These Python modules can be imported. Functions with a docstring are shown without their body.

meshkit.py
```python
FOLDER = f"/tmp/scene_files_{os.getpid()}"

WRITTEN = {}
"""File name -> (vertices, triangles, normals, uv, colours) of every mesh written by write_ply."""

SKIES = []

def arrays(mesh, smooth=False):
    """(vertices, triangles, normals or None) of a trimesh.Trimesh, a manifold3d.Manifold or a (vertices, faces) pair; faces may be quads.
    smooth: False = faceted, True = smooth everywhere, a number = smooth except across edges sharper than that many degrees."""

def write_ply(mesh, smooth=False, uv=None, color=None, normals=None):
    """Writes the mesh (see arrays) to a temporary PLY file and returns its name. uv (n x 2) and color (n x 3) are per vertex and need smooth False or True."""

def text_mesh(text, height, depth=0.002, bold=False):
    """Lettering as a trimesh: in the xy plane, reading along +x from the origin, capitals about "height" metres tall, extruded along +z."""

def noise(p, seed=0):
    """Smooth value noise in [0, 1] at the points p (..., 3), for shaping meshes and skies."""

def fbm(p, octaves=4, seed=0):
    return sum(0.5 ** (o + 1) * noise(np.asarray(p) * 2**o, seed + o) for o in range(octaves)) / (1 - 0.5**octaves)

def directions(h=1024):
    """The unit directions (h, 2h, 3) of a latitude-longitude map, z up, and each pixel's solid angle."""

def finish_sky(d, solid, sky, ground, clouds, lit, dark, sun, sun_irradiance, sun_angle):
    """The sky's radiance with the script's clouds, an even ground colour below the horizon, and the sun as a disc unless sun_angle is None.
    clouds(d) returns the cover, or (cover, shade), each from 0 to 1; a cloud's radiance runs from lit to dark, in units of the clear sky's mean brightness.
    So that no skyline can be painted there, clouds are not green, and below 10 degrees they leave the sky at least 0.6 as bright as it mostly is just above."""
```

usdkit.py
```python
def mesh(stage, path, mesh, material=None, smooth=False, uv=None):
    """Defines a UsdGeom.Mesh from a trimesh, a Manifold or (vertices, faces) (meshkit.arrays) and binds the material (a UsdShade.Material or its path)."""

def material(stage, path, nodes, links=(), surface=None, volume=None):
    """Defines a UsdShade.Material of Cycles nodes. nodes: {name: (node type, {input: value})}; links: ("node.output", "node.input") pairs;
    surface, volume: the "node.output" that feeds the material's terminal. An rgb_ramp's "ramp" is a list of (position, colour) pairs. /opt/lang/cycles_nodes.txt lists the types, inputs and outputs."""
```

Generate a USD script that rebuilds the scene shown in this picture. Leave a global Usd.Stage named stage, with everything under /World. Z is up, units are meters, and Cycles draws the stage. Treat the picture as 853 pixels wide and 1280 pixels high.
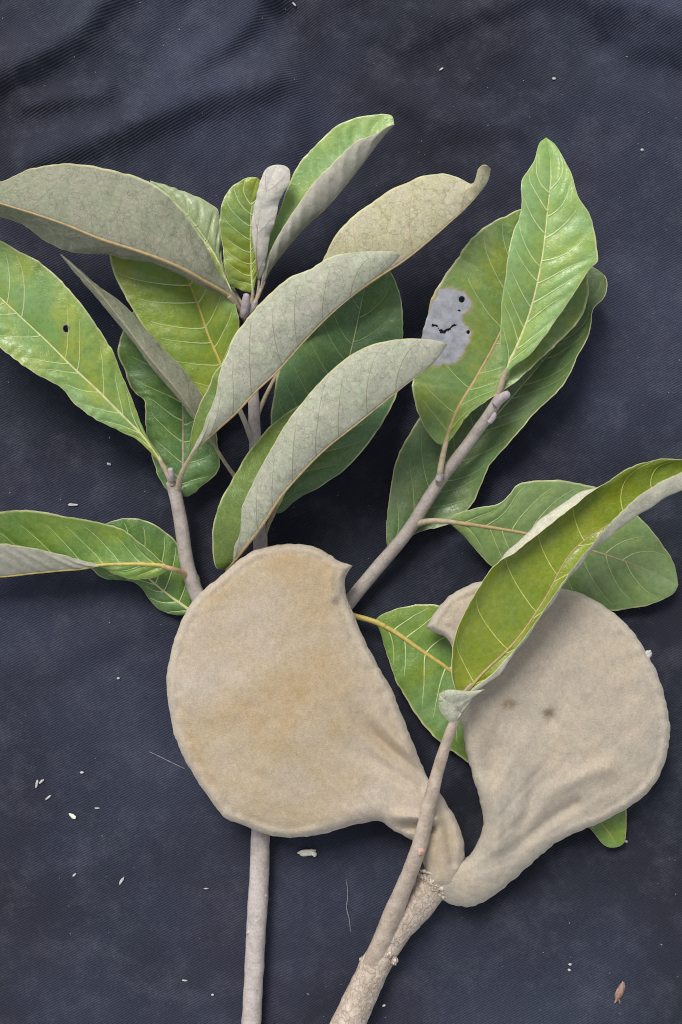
import math
import numpy as np
import shapely
from shapely.geometry import Polygon, LineString
from scipy.interpolate import PchipInterpolator
from scipy.spatial import Delaunay
from pxr import Usd, UsdGeom, UsdLux, UsdShade, Sdf, Gf, Vt
import usdkit
from meshkit import noise, fbm

stage = Usd.Stage.CreateInMemory()
UsdGeom.SetStageUpAxis(stage, 'Z')
UsdGeom.SetStageMetersPerUnit(stage, 1.0)
UsdGeom.Xform.Define(stage, '/World')
UsdGeom.Scope.Define(stage, '/World/Looks')
T = Sdf.ValueTypeNames

# ------------------------------------------------------------------ camera, sky, light
S = 0.000375            # metres per unit: the cloth in view is about 32 x 48 cm
H = 1500.0              # the phone is held about 56 cm above the cloth, looking straight down
CX, CY = 426.5, 640.0
cam = UsdGeom.Camera.Define(stage, '/World/camera')
cam.CreateFocalLengthAttr(28.0)
cam.CreateHorizontalApertureAttr(28.0 * 853.0 / H)
cam.CreateVerticalApertureAttr(28.0 * 1280.0 / H)
cam.CreateFStopAttr(0.0)
cam.CreateFocusDistanceAttr(H * S)
cam.CreateClippingRangeAttr(Gf.Vec2f(0.02, 100.0))
cam.AddTranslateOp().Set(Gf.Vec3d(0, 0, H * S))
EXPOSURE = 1.07
cam.CreateExposureAttr(EXPOSURE)

SUN_AZ, SUN_EL = math.radians(-24), math.radians(50)      # azimuth from +y (top of the picture), clockwise
sun_dir = np.array([math.sin(SUN_AZ) * math.cos(SUN_EL), math.cos(SUN_AZ) * math.cos(SUN_EL), math.sin(SUN_EL)])
sky_mat = usdkit.material(stage, '/World/Looks/sky', {
    'sky': ('sky_texture', {'sky_type': 'single_scattering', 'sun_disc': False, 'sun_elevation': SUN_EL,
                            'sun_rotation': math.atan2(sun_dir[0], sun_dir[1])}),
    'tc': ('texture_coordinate', {}),
    'n': ('noise_texture', {'scale': 2.2, 'detail': 4.0, 'roughness': 0.55}),
    'cov': ('map_range', {'from_min': 0.3, 'from_max': 0.6, 'to_min': 0.5, 'to_max': 0.95, 'clamp': True}),
    'cloud': ('hsv', {'hue': 0.5, 'saturation': 0.12, 'value': 1.35, 'fac': 1.0}),
    'mix': ('mix', {}),
    'bg': ('background_shader', {'strength': 0.06}),
}, [('tc.generated', 'n.vector'), ('n.fac', 'cov.value'), ('sky.color', 'cloud.color'), ('cov.result', 'mix.fac'),
    ('sky.color', 'mix.color1'), ('cloud.color', 'mix.color2'), ('mix.color', 'bg.color')], surface='bg.background')
dome = UsdLux.DomeLight.Define(stage, '/World/sky')
UsdShade.MaterialBindingAPI.Apply(dome.GetPrim()).Bind(sky_mat)
dome.GetPrim().SetCustomDataByKey('kind', 'structure')
sun = UsdLux.DistantLight.Define(stage, '/World/sun')
sun.CreateNormalizeAttr(True)
sun.CreateIntensityAttr(0.4)
sun.CreateAngleAttr(24.0)
sun.CreateColorAttr(Gf.Vec3f(1.0, 0.96, 0.91))
zax = Gf.Vec3d(*sun_dir)
xax = Gf.Cross(Gf.Vec3d(0, 0, 1), zax).GetNormalized()
yax = Gf.Cross(zax, xax)
sun.AddTransformOp().Set(Gf.Matrix4d(xax[0], xax[1], xax[2], 0, yax[0], yax[1], yax[2], 0, zax[0], zax[1], zax[2], 0, 0, 0, 1, 1))


# ------------------------------------------------------------------ helpers
def W(p):
    """Plan coordinates (right, down, height; in units of S, measured on the cloth) to metres."""
    p = np.asarray(p, float)
    k = (H - p[..., 2]) / H
    return np.stack([(p[..., 0] - CX) * k * S, -(p[..., 1] - CY) * k * S, p[..., 2] * S], -1)


def lift(z):
    """How far the sprays stand off the cloth."""
    z = np.asarray(z, float)
    return np.where(z > 14, 14 + (z - 14) * 1.75, z)


def free_path(parent, name):
    path, n = f'{parent}/{name}', 1
    while stage.GetPrimAtPath(path):
        path, n = f'{parent}/{name}_{n:03d}', n + 1
    return path


def put(parent, name, verts, faces, mat, attrs=None, smooth=True, label=None):
    path = free_path(parent, name)
    v, f = np.asarray(verts, float), np.asarray(faces, int)
    if f.shape[1] == 4:
        f = np.vstack([f[:, [0, 1, 2]], f[:, [0, 2, 3]]])
    m = usdkit.mesh(stage, path, (v, f), mat, smooth=smooth)
    m.CreateDoubleSidedAttr(True)
    for k, a in (attrs or {}).items():
        a = np.asarray(a, np.float32)
        if a.ndim == 2:
            UsdGeom.PrimvarsAPI(m).CreatePrimvar(k, T.Float3Array, 'vertex').Set(Vt.Vec3fArray.FromNumpy(a))
        else:
            UsdGeom.PrimvarsAPI(m).CreatePrimvar(k, T.FloatArray, 'vertex').Set(Vt.FloatArray.FromNumpy(a))
    if label:
        m.GetPrim().SetCustomDataByKey('label', label)
    return path


def thing(name, label, category, group=None):
    path = free_path('/World', name)
    x = UsdGeom.Xform.Define(stage, path)
    tag(path, label, category, group)
    return path


def tag(path, label=None, category=None, group=None, kind=None):
    p = stage.GetPrimAtPath(path)
    for k, val in (('label', label), ('category', category), ('group', group), ('kind', kind)):
        if val:
            p.SetCustomDataByKey(k, val)


def spline(pts, n, smooth=0):
    p = np.asarray(pts, float)
    d = np.r_[0, np.cumsum(np.linalg.norm(np.diff(p[:, :2], axis=0), axis=1) + 1e-6)]
    d /= d[-1]
    return PchipInterpolator(d, p, axis=0)(np.linspace(0, 1, n))


def curve1(vals, n):
    return PchipInterpolator(np.linspace(0, 1, len(vals)), vals)(np.linspace(0, 1, n))


def gsmooth(a, k):
    """Smooths a polyline a little, its ends held."""
    for _ in range(k):
        b = a.copy()
        b[1:-1] = 0.25 * a[:-2] + 0.5 * a[1:-1] + 0.25 * a[2:]
        a = b
    return a


def tube_up(pts, *a, **k):
    p = np.array(pts, float)
    p[:, 2] = lift(p[:, 2])
    return tube(p, *a, **k)


def tube(pts, radii, n=60, sides=14, rough=0.0, seed=0, flat=1.0, lump=18.0, closed_ends=True, raw=False):
    """A tapered rod along pts (plan units)."""
    P = np.asarray(pts, float) if raw else gsmooth(spline(pts, n), 3)
    n = len(P)
    R = np.asarray(radii, float) if raw and len(np.atleast_1d(radii)) == n else curve1(np.atleast_1d(radii) if len(np.atleast_1d(radii)) > 1 else [radii, radii], n)
    t = np.gradient(P, axis=0)
    t /= np.linalg.norm(t, axis=1, keepdims=True) + 1e-9
    a = np.cross(t, [0, 0, 1.0])
    a /= np.linalg.norm(a, axis=1, keepdims=True) + 1e-9
    b = np.cross(a, t)
    ang = np.linspace(0, 2 * np.pi, sides, endpoint=False)
    V = P[:, None] + (np.cos(ang)[None, :, None] * a[:, None] + flat * np.sin(ang)[None, :, None] * b[:, None]) * R[:, None, None]
    if rough:
        d = (fbm(V / lump, 3, seed) - 0.5) * 2 * rough
        V = V + (V - P[:, None]) / (R[:, None, None] + 1e-9) * d[..., None]
    V = V.reshape(-1, 3)
    i, j = np.meshgrid(np.arange(n - 1), np.arange(sides), indexing='ij')
    j2 = (j + 1) % sides
    F = np.stack([i * sides + j, i * sides + j2, (i + 1) * sides + j2, (i + 1) * sides + j], -1).reshape(-1, 4)
    F = np.vstack([F[:, [0, 1, 2]], F[:, [0, 2, 3]]])
    if closed_ends:
        c0, c1 = len(V), len(V) + 1
        V = np.vstack([V, P[0] - t[0] * R[0] * 0.35, P[-1] + t[-1] * R[-1] * 0.5])
        k = np.arange(sides)
        k2 = (k + 1) % sides
        F = np.vstack([F, np.stack([np.full(sides, c0), k2, k], -1), np.stack([np.full(sides, c1), (n - 1) * sides + k, (n - 1) * sides + k2], -1)])
    return V, F


def join(parts):
    vs, fs, o = [], [], 0
    for v, f in parts:
        vs.append(v)
        fs.append(np.asarray(f) + o)
        o += len(v)
    return np.vstack(vs), np.vstack(fs)


# ------------------------------------------------------------------ materials
def cloth_material():
    return usdkit.material(stage, '/World/Looks/black_twill', {
        'g': ('geometry', {}),
        'm': ('mapping', {'rotation': (0, 0, math.radians(62))}),
        'warp': ('noise_texture', {'scale': 14.0, 'detail': 2.0}),
        'w': ('wave_texture', {'wave_type': 'bands', 'bands_direction': 'x', 'scale': 290.0, 'distortion': 2.2, 'detail': 3.0, 'detail_scale': 0.12}),
        'm2': ('mapping', {'rotation': (0, 0, math.radians(-28)), 'scale': (1, 1, 1)}),
        'w2': ('wave_texture', {'wave_type': 'bands', 'bands_direction': 'x', 'scale': 330.0, 'distortion': 2.0, 'detail': 2.0, 'detail_scale': 1.0}),
        'yarn': ('math', {'math_type': 'multiply_add', 'value2': 0.35, 'value3': 0.0}),
        'yarn2': ('math', {'math_type': 'add'}),
        'fine': ('noise_texture', {'scale': 1500.0, 'detail': 2.0}),
        'big': ('noise_texture', {'scale': 11.0, 'detail': 5.0, 'roughness': 0.6}),
        'dust': ('noise_texture', {'scale': 55.0, 'detail': 6.0, 'roughness': 0.75}),
        'r_big': ('rgb_ramp', {'ramp': [(0.34, (0.0115, 0.0105, 0.0165)), (0.5, (0.0115, 0.013, 0.0235)), (0.66, (0.0125, 0.0172, 0.0245))]}),
        'r_dust': ('rgb_ramp', {'ramp': [(0.48, (0, 0, 0)), (0.75, (0.35, 0.35, 0.35))]}),
        'wide': ('noise_texture', {'scale': 4.6, 'detail': 3.0, 'roughness': 0.55}),
        'mo': ('mapping', {'location': (0.13, 0.42, 0.0)}),
        'r_wide': ('map_range', {'from_min': 0.42, 'from_max': 0.66, 'to_min': 0.0, 'to_max': 0.5, 'clamp': True}),
        'c0': ('mix', {'color2': (0.050, 0.059, 0.102)}),
        'c1': ('mix', {'color2': (0.085, 0.09, 0.115)}),
        'twill': ('rgb_ramp', {'ramp': [(0.1, (0.74, 0.74, 0.76)), (0.9, (1.27, 1.27, 1.27))]}),
        'c2': ('mix', {'mix_type': 'multiply', 'fac': 1.0}),
        'gr': ('rgb_ramp', {'ramp': [(0.3, (0.72, 0.72, 0.72)), (0.72, (1.3, 1.3, 1.3))]}),
        'c3': ('mix', {'mix_type': 'multiply', 'fac': 1.0}),
        'b': ('bump', {'strength': 0.5, 'distance': 0.0004}),
        'p': ('principled_bsdf', {'roughness': 0.85, 'specular_ior_level': 0.25, 'sheen_weight': 0.12, 'sheen_roughness': 0.5, 'sheen_tint': (0.8, 0.85, 1.0)}),
    }, [('g.position', 'm.vector'), ('m.vector', 'w.vector'), ('g.position', 'm2.vector'), ('m2.vector', 'w2.vector'),
        ('g.position', 'fine.vector'), ('g.position', 'big.vector'), ('g.position', 'dust.vector'),
        ('big.fac', 'r_big.fac'), ('dust.fac', 'r_dust.fac'), ('r_dust.color', 'c1.fac'), ('g.position', 'mo.vector'), ('mo.vector', 'wide.vector'), ('wide.fac', 'r_wide.value'), ('r_wide.result', 'c0.fac'), ('r_big.color', 'c0.color1'), ('c0.color', 'c1.color1'),
        ('w2.fac', 'yarn.value1'), ('w.fac', 'yarn2.value1'), ('yarn.value', 'yarn2.value2'),
        ('w.fac', 'twill.fac'), ('c1.color', 'c2.color1'), ('twill.color', 'c2.color2'),
        ('fine.fac', 'gr.fac'), ('c2.color', 'c3.color1'), ('gr.color', 'c3.color2'),
        ('yarn2.value', 'b.height'), ('b.normal', 'p.normal'), ('c3.color', 'p.base_color')], surface='p.BSDF')


def leaf_material(name, top, top2, under=(0.30, 0.30, 0.215), under2=(0.36, 0.325, 0.25), third=None, gloss=0.31, seed=0.0, net=0.35, trans=0.14):
    nodes = {
        'g': ('geometry', {}),
        'off': ('mapping', {'location': (seed * 0.37, seed * 0.11, 0)}),
        'a': ('attribute', {'attribute': 'leafuv'}),
        's': ('separate_xyz', {}),
        'pa': ('attribute', {'attribute': 'patch'}),
        'n1': ('noise_texture', {'scale': 55.0, 'detail': 4.0, 'roughness': 0.55}),
        'n1r': ('map_range', {'from_min': 0.42, 'from_max': 0.62, 'clamp': True}),
        'ctop': ('mix', {'color1': top, 'color2': top2}),
        'n4': ('noise_texture', {'scale': 38.0, 'detail': 3.0, 'roughness': 0.5, 'distortion': 0.4}),
        'n4r': ('map_range', {'from_min': 0.48, 'from_max': 0.78, 'clamp': True}),
        'cthird': ('mix', {'color2': third or top}),
        'n4o': ('mapping', {'location': (0.31, 0.57 + seed * 0.05, 0.2)}),
        'n2': ('noise_texture', {'scale': 420.0, 'detail': 4.0, 'roughness': 0.65}),
        'n2r': ('rgb_ramp', {'ramp': [(0.3, (0.84, 0.84, 0.84)), (0.72, (1.16, 1.16, 1.14))]}),
        'ctop2': ('mix', {'mix_type': 'multiply', 'fac': 1.0}),
        'nw': ('noise_texture', {'scale': 230.0, 'detail': 3.0}),
        'wv': ('mix_vector', {'fac': 0.014}),
        'vo': ('voronoi_texture', {'feature': 'distance_to_edge', 'scale': 360.0}),
        'vo2': ('voronoi_texture', {'feature': 'distance_to_edge', 'scale': 120.0}),
        'l1': ('map_range', {'from_min': 0.0, 'from_max': 0.09, 'to_min': 1.0, 'to_max': 0.0, 'clamp': True}),
        'l2': ('map_range', {'from_min': 0.0, 'from_max': 0.05, 'to_min': 1.0, 'to_max': 0.0, 'clamp': True}),
        'lt': ('math', {'math_type': 'multiply', 'value2': 0.16}),
        'lt2': ('math', {'math_type': 'multiply_add', 'value2': 0.24}),
        'n5': ('noise_texture', {'scale': 170.0, 'detail': 5.0, 'roughness': 0.7}),
        'n5r': ('map_range', {'from_min': 0.655, 'from_max': 0.70, 'to_max': 0.6, 'clamp': True}),
        'cfl': ('mix', {'color2': (0.20, 0.17, 0.06)}),
        'ctop3': ('mix', {'color2': (0.30, 0.40, 0.16)}),
        'n3': ('noise_texture', {'scale': 90.0, 'detail': 5.0, 'roughness': 0.6}),
        'n3r': ('map_range', {'from_min': 0.36, 'from_max': 0.64, 'clamp': True}),
        'cund': ('mix', {'color1': under, 'color2': under2}),
        'msk': ('map_range', {'from_min': 0.38, 'from_max': 0.6, 'to_min': 0.25, 'to_max': 1.0, 'clamp': True}),
        'lum': ('math', {'math_type': 'multiply'}),
        'lu': ('math', {'math_type': 'multiply', 'value2': net}),
        'cund2': ('mix', {'color2': tuple(0.66 * x for x in under)}),
        'lu2': ('math', {'math_type': 'multiply', 'value2': net}),
        'cund3': ('mix', {'color2': tuple(0.62 * x for x in under)}),
        'cund4': ('mix', {'mix_type': 'multiply', 'fac': 1.0}),
        'sd': ('math', {'math_type': 'greater_than', 'value2': 0.5}),
        'cs': ('mix', {}),
        'av': ('math', {'math_type': 'absolute'}),
        'mg': ('map_range', {'from_min': 0.96, 'from_max': 0.985, 'to_min': 0.0, 'to_max': 0.9, 'clamp': True}),
        'cm': ('mix', {}),
        'mgn': ('math', {'math_type': 'multiply'}),
        'mgr': ('map_range', {'from_min': 0.34, 'from_max': 0.55, 'to_min': 0.25, 'to_max': 1.0, 'clamp': True}),
        'mgc': ('mix', {'color1': (0.54, 0.50, 0.25), 'color2': (0.60, 0.63, 0.35)}),
        'np': ('noise_texture', {'scale': 230.0, 'detail': 4.0, 'roughness': 0.7}),
        'npr': ('rgb_ramp', {'ramp': [(0.28, (0.25, 0.25, 0.27)), (0.48, (0.345, 0.355, 0.39)), (0.72, (0.44, 0.45, 0.49))]}),
        'pedge': ('map_range', {'from_min': 0.0, 'from_max': 0.5, 'clamp': True}),
        'cp0': ('mix', {'color2': (0.36, 0.285, 0.14)}),
        'pin': ('map_range', {'from_min': 0.4, 'from_max': 0.7, 'clamp': True}),
        'cp': ('mix', {}),
        'ro': ('map_range', {'from_min': 0.0, 'from_max': 1.0, 'to_min': gloss, 'to_max': 0.9}),
        'bh': ('math', {'math_type': 'multiply_add', 'value2': 0.5}),
        'b': ('bump', {'strength': 0.35, 'distance': 0.0004}),
        'p': ('principled_bsdf', {'specular_ior_level': 0.5}),
        't': ('translucent_bsdf', {}),
        'mx': ('mix_closure', {'fac': trans}),
    }
    links = [('g.position', 'off.vector'), ('a.vector', 's.vector'), ('off.vector', 'n1.vector'), ('off.vector', 'n2.vector'), ('off.vector', 'n3.vector'),
             ('off.vector', 'nw.vector'), ('off.vector', 'wv.a'), ('nw.color', 'wv.b'), ('wv.result', 'vo.vector'), ('wv.result', 'vo2.vector'),
             ('vo.distance', 'l1.value'), ('vo2.distance', 'l2.value'),
             ('n1.fac', 'n1r.value'), ('n1r.result', 'ctop.fac'), ('off.vector', 'n4o.vector'), ('n4o.vector', 'n4.vector'), ('n4.fac', 'n4r.value'), ('n4r.result', 'cthird.fac'), ('ctop.color', 'cthird.color1'), ('cthird.color', 'ctop2.color1'), ('n2.fac', 'n2r.fac'), ('n2r.color', 'ctop2.color2'),
             ('l1.result', 'lt.value1'), ('l2.result', 'lt2.value1'), ('lt.value', 'lt2.value3'), ('lt2.value', 'ctop3.fac'), ('off.vector', 'n5.vector'), ('n5.fac', 'n5r.value'), ('n5r.result', 'cfl.fac'), ('ctop3.color', 'cfl.color1'), ('ctop2.color', 'ctop3.color1'),
             ('n3.fac', 'n3r.value'), ('n3r.result', 'cund.fac'), ('n2.fac', 'msk.value'), ('l1.result', 'lum.value1'), ('msk.result', 'lum.value2'), ('lum.value', 'lu.value1'), ('lu.value', 'cund2.fac'), ('cund.color', 'cund2.color1'),
             ('l2.result', 'lu2.value1'), ('lu2.value', 'cund3.fac'), ('cund2.color', 'cund3.color1'), ('cund3.color', 'cund4.color1'), ('n2r.color', 'cund4.color2'),
             ('s.z', 'sd.value1'), ('sd.value', 'cs.fac'), ('cfl.color', 'cs.color1'), ('cund4.color', 'cs.color2'),
             ('s.y', 'av.value1'), ('av.value', 'mg.value'), ('n3.fac', 'mgr.value'), ('mg.result', 'mgn.value1'), ('mgr.result', 'mgn.value2'), ('mgn.value', 'cm.fac'), ('n1r.result', 'mgc.fac'), ('mgc.color', 'cm.color2'), ('cs.color', 'cm.color1'),
             ('off.vector', 'np.vector'), ('np.fac', 'npr.fac'),
             ('pa.fac', 'pedge.value'), ('pedge.result', 'cp0.fac'), ('cm.color', 'cp0.color1'),
             ('pa.fac', 'pin.value'), ('pin.result', 'cp.fac'), ('cp0.color', 'cp.color1'), ('npr.color', 'cp.color2'),
             ('sd.value', 'ro.value'), ('ro.result', 'p.roughness'),
             ('l1.result', 'bh.value1'), ('n2.fac', 'bh.value3'), ('bh.value', 'b.height'), ('b.normal', 'p.normal'),
             ('cp.color', 'p.base_color'), ('cp.color', 't.color'), ('p.BSDF', 'mx.closure1'), ('t.BSDF', 'mx.closure2')]
    return usdkit.material(stage, f'/World/Looks/{name}', nodes, links, surface='mx.closure')


def felt_material(name, c_a, c_b, c_c, rim, spots=(0.20, 0.14, 0.075)):
    """Velvety fruit skin; the attribute skin is (distance from the rim, blemish, 0)."""
    return usdkit.material(stage, f'/World/Looks/{name}', {
        'g': ('geometry', {}), 'a': ('attribute', {'attribute': 'skin'}), 's': ('separate_xyz', {}),
        'n1': ('noise_texture', {'scale': 22.0, 'detail': 7.0, 'roughness': 0.62}),
        'r1': ('rgb_ramp', {'ramp': [(0.34, c_a), (0.5, c_b), (0.66, c_c)]}),
        'ms': ('mapping', {'scale': (1.0, 0.7, 1.0), 'rotation': (0, 0, 0.6)}),
        'n2': ('noise_texture', {'scale': 520.0, 'detail': 6.0, 'roughness': 0.75}),
        'r2': ('rgb_ramp', {'ramp': [(0.3, (0.86, 0.855, 0.84)), (0.7, (1.12, 1.12, 1.135))]}),
        'n3': ('noise_texture', {'scale': 1500.0, 'detail': 3.0, 'roughness': 0.7}),
        'r3': ('rgb_ramp', {'ramp': [(0.3, (0.88, 0.88, 0.87)), (0.7, (1.12, 1.12, 1.13))]}),
        'm2': ('mix', {'mix_type': 'multiply', 'fac': 1.0}), 'm3': ('mix', {'mix_type': 'multiply', 'fac': 1.0}),
        'rr': ('map_range', {'from_min': 0.02, 'from_max': 0.28, 'to_min': 0.8, 'to_max': 0.0, 'clamp': True}),
        'mr': ('mix', {'color2': rim}),
        'nb': ('noise_texture', {'scale': 700.0, 'detail': 3.0}),
        'nf': ('noise_texture', {'scale': 260.0, 'detail': 6.0, 'roughness': 0.8}),
        'rf': ('map_range', {'from_min': 0.60, 'from_max': 0.74, 'to_max': 0.55, 'clamp': True}),
        'mf': ('mix', {'color2': tuple(0.62 * q for q in c_a)}),
        'bm': ('math', {'math_type': 'multiply'}), 'br': ('map_range', {'from_min': 0.12, 'from_max': 0.5, 'to_max': 0.8, 'clamp': True}),
        'mb': ('mix', {'color2': spots}),
        'bh': ('math', {'math_type': 'multiply_add', 'value2': 1.0}),
        'b': ('bump', {'strength': 0.6, 'distance': 0.0006}),
        'p': ('principled_bsdf', {'roughness': 0.95, 'specular_ior_level': 0.1, 'sheen_weight': 0.12, 'sheen_roughness': 0.6, 'sheen_tint': (1.0, 0.95, 0.88)}),
    }, [('g.position', 'n1.vector'), ('g.position', 'ms.vector'), ('ms.vector', 'n2.vector'), ('g.position', 'n3.vector'), ('g.position', 'nb.vector'), ('a.vector', 's.vector'),
        ('n1.fac', 'r1.fac'), ('n2.fac', 'r2.fac'), ('n3.fac', 'r3.fac'), ('s.x', 'rr.value'), ('rr.result', 'mr.fac'), ('r1.color', 'mr.color1'),
        ('mr.color', 'm2.color1'), ('r2.color', 'm2.color2'), ('m2.color', 'm3.color1'), ('r3.color', 'm3.color2'),
        ('s.y', 'bm.value1'), ('nb.fac', 'bm.value2'), ('bm.value', 'br.value'), ('br.result', 'mb.fac'), ('g.position', 'nf.vector'), ('nf.fac', 'rf.value'), ('rf.result', 'mf.fac'), ('m3.color', 'mf.color1'), ('mf.color', 'mb.color1'),
        ('n3.fac', 'bh.value1'), ('n2.fac', 'bh.value3'), ('bh.value', 'b.height'), ('b.normal', 'p.normal'), ('mb.color', 'p.base_color')], surface='p.BSDF')


def bark_material(name, c_a, c_b, c_c, crack=0.0, scale=160.0, bump=0.5):
    return usdkit.material(stage, f'/World/Looks/{name}', {
        'g': ('geometry', {}),
        'n1': ('noise_texture', {'scale': scale, 'detail': 5.0, 'roughness': 0.65}),
        'r1': ('rgb_ramp', {'ramp': [(0.3, c_a), (0.5, c_b), (0.7, c_c)]}),
        'n2': ('noise_texture', {'scale': 900.0, 'detail': 4.0, 'roughness': 0.7}),
        'r2': ('rgb_ramp', {'ramp': [(0.3, (0.82, 0.82, 0.82)), (0.7, (1.14, 1.14, 1.14))]}),
        'nw': ('noise_texture', {'scale': 140.0, 'detail': 2.0}), 'wv': ('mix_vector', {'fac': 0.012}),
        'mp': ('mapping', {'rotation': (0, 0, math.radians(-28)), 'scale': (1.0, 0.45, 1.0)}),
        'vo': ('voronoi_texture', {'feature': 'distance_to_edge', 'scale': 330.0}),
        'lv': ('map_range', {'from_min': 0.0, 'from_max': 0.14, 'to_min': crack, 'to_max': 0.0, 'clamp': True}),
        'len': ('voronoi_texture', {'feature': 'f1', 'scale': 330.0, 'randomness': 1.0}), 'lenr': ('map_range', {'from_min': 0.08, 'from_max': 0.22, 'to_min': 0.38, 'to_max': 0.0, 'clamp': True}),
        'm4': ('mix', {'color2': tuple(0.6 * x for x in c_a)}),
        'm2': ('mix', {'mix_type': 'multiply', 'fac': 1.0}), 'm3': ('mix', {'color2': tuple(0.42 * x for x in c_a)}),
        'bh': ('math', {'math_type': 'multiply_add', 'value2': -0.8}),
        'b': ('bump', {'strength': bump, 'distance': 0.0007}),
        'p': ('principled_bsdf', {'roughness': 0.8, 'specular_ior_level': 0.25}),
    }, [('g.position', 'n1.vector'), ('g.position', 'n2.vector'), ('g.position', 'nw.vector'), ('g.position', 'wv.a'), ('nw.color', 'wv.b'),
        ('wv.result', 'mp.vector'), ('mp.vector', 'vo.vector'), ('vo.distance', 'lv.value'), ('n1.fac', 'r1.fac'), ('n2.fac', 'r2.fac'),
        ('r1.color', 'm2.color1'), ('r2.color', 'm2.color2'), ('g.position', 'len.vector'), ('len.distance', 'lenr.value'), ('lenr.result', 'm4.fac'), ('m2.color', 'm4.color1'), ('m4.color', 'm3.color1'), ('lv.result', 'm3.fac'),
        ('lv.result', 'bh.value1'), ('n2.fac', 'bh.value3'), ('bh.value', 'b.height'), ('b.normal', 'p.normal'), ('m3.color', 'p.base_color')], surface='p.BSDF')


def plain_material(name, c, rough=0.7, var=0.2):
    return usdkit.material(stage, f'/World/Looks/{name}', {
        'g': ('geometry', {}), 'n': ('noise_texture', {'scale': 500.0, 'detail': 4.0, 'roughness': 0.6}),
        'r': ('rgb_ramp', {'ramp': [(0.3, tuple(x * (1 - var) for x in c)), (0.7, tuple(min(1, x * (1 + var)) for x in c))]}),
        'b': ('bump', {'strength': 0.3, 'distance': 0.0003}),
        'p': ('principled_bsdf', {'roughness': rough, 'specular_ior_level': 0.3}),
    }, [('g.position', 'n.vector'), ('n.fac', 'r.fac'), ('n.fac', 'b.height'), ('b.normal', 'p.normal'), ('r.color', 'p.base_color')], surface='p.BSDF')


M_CLOTH = cloth_material()
M_STEM = bark_material('grey_bark', (0.33, 0.285, 0.26), (0.43, 0.38, 0.355), (0.50, 0.455, 0.43))
M_TWIG = bark_material('grey_twig_bark', (0.275, 0.235, 0.205), (0.365, 0.32, 0.285), (0.43, 0.385, 0.35))
M_BROWN_TWIG = bark_material('brown_twig_bark', (0.29, 0.23, 0.18), (0.385, 0.315, 0.255), (0.455, 0.385, 0.325))
M_WOOD = bark_material('flaky_pale_bark', (0.39, 0.31, 0.235), (0.50, 0.415, 0.335), (0.60, 0.52, 0.445), crack=0.4, bump=0.8)
M_TORN = bark_material('torn_pale_wood', (0.34, 0.25, 0.17), (0.60, 0.51, 0.41), (0.76, 0.69, 0.6), crack=0.6, scale=260.0, bump=0.9)
M_RIB_PALE = plain_material('pale_rib', (0.53, 0.53, 0.25), 0.5)
M_RIB_YELLOW = plain_material('yellow_rib', (0.47, 0.37, 0.10), 0.5)
M_RIB_TAN = plain_material('tan_rib', (0.39, 0.28, 0.14), 0.7)
M_STALK = plain_material('tan_stalk', (0.37, 0.30, 0.205), 0.75)
M_STALK_GREY = plain_material('grey_stalk', (0.36, 0.315, 0.265), 0.8)
M_RIB_GREY = plain_material('grey_rib', (0.29, 0.25, 0.16), 0.7)
M_VEIN = plain_material('pale_vein', (0.36, 0.45, 0.19), 0.55)
M_VEIN_BRIGHT = plain_material('bright_vein', (0.50, 0.58, 0.29), 0.55)
M_VEIN_DARK = plain_material('dull_vein', (0.28, 0.37, 0.15), 0.55)
M_VEIN_YG = plain_material('yellow_green_vein', (0.50, 0.54, 0.15), 0.55)
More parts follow.
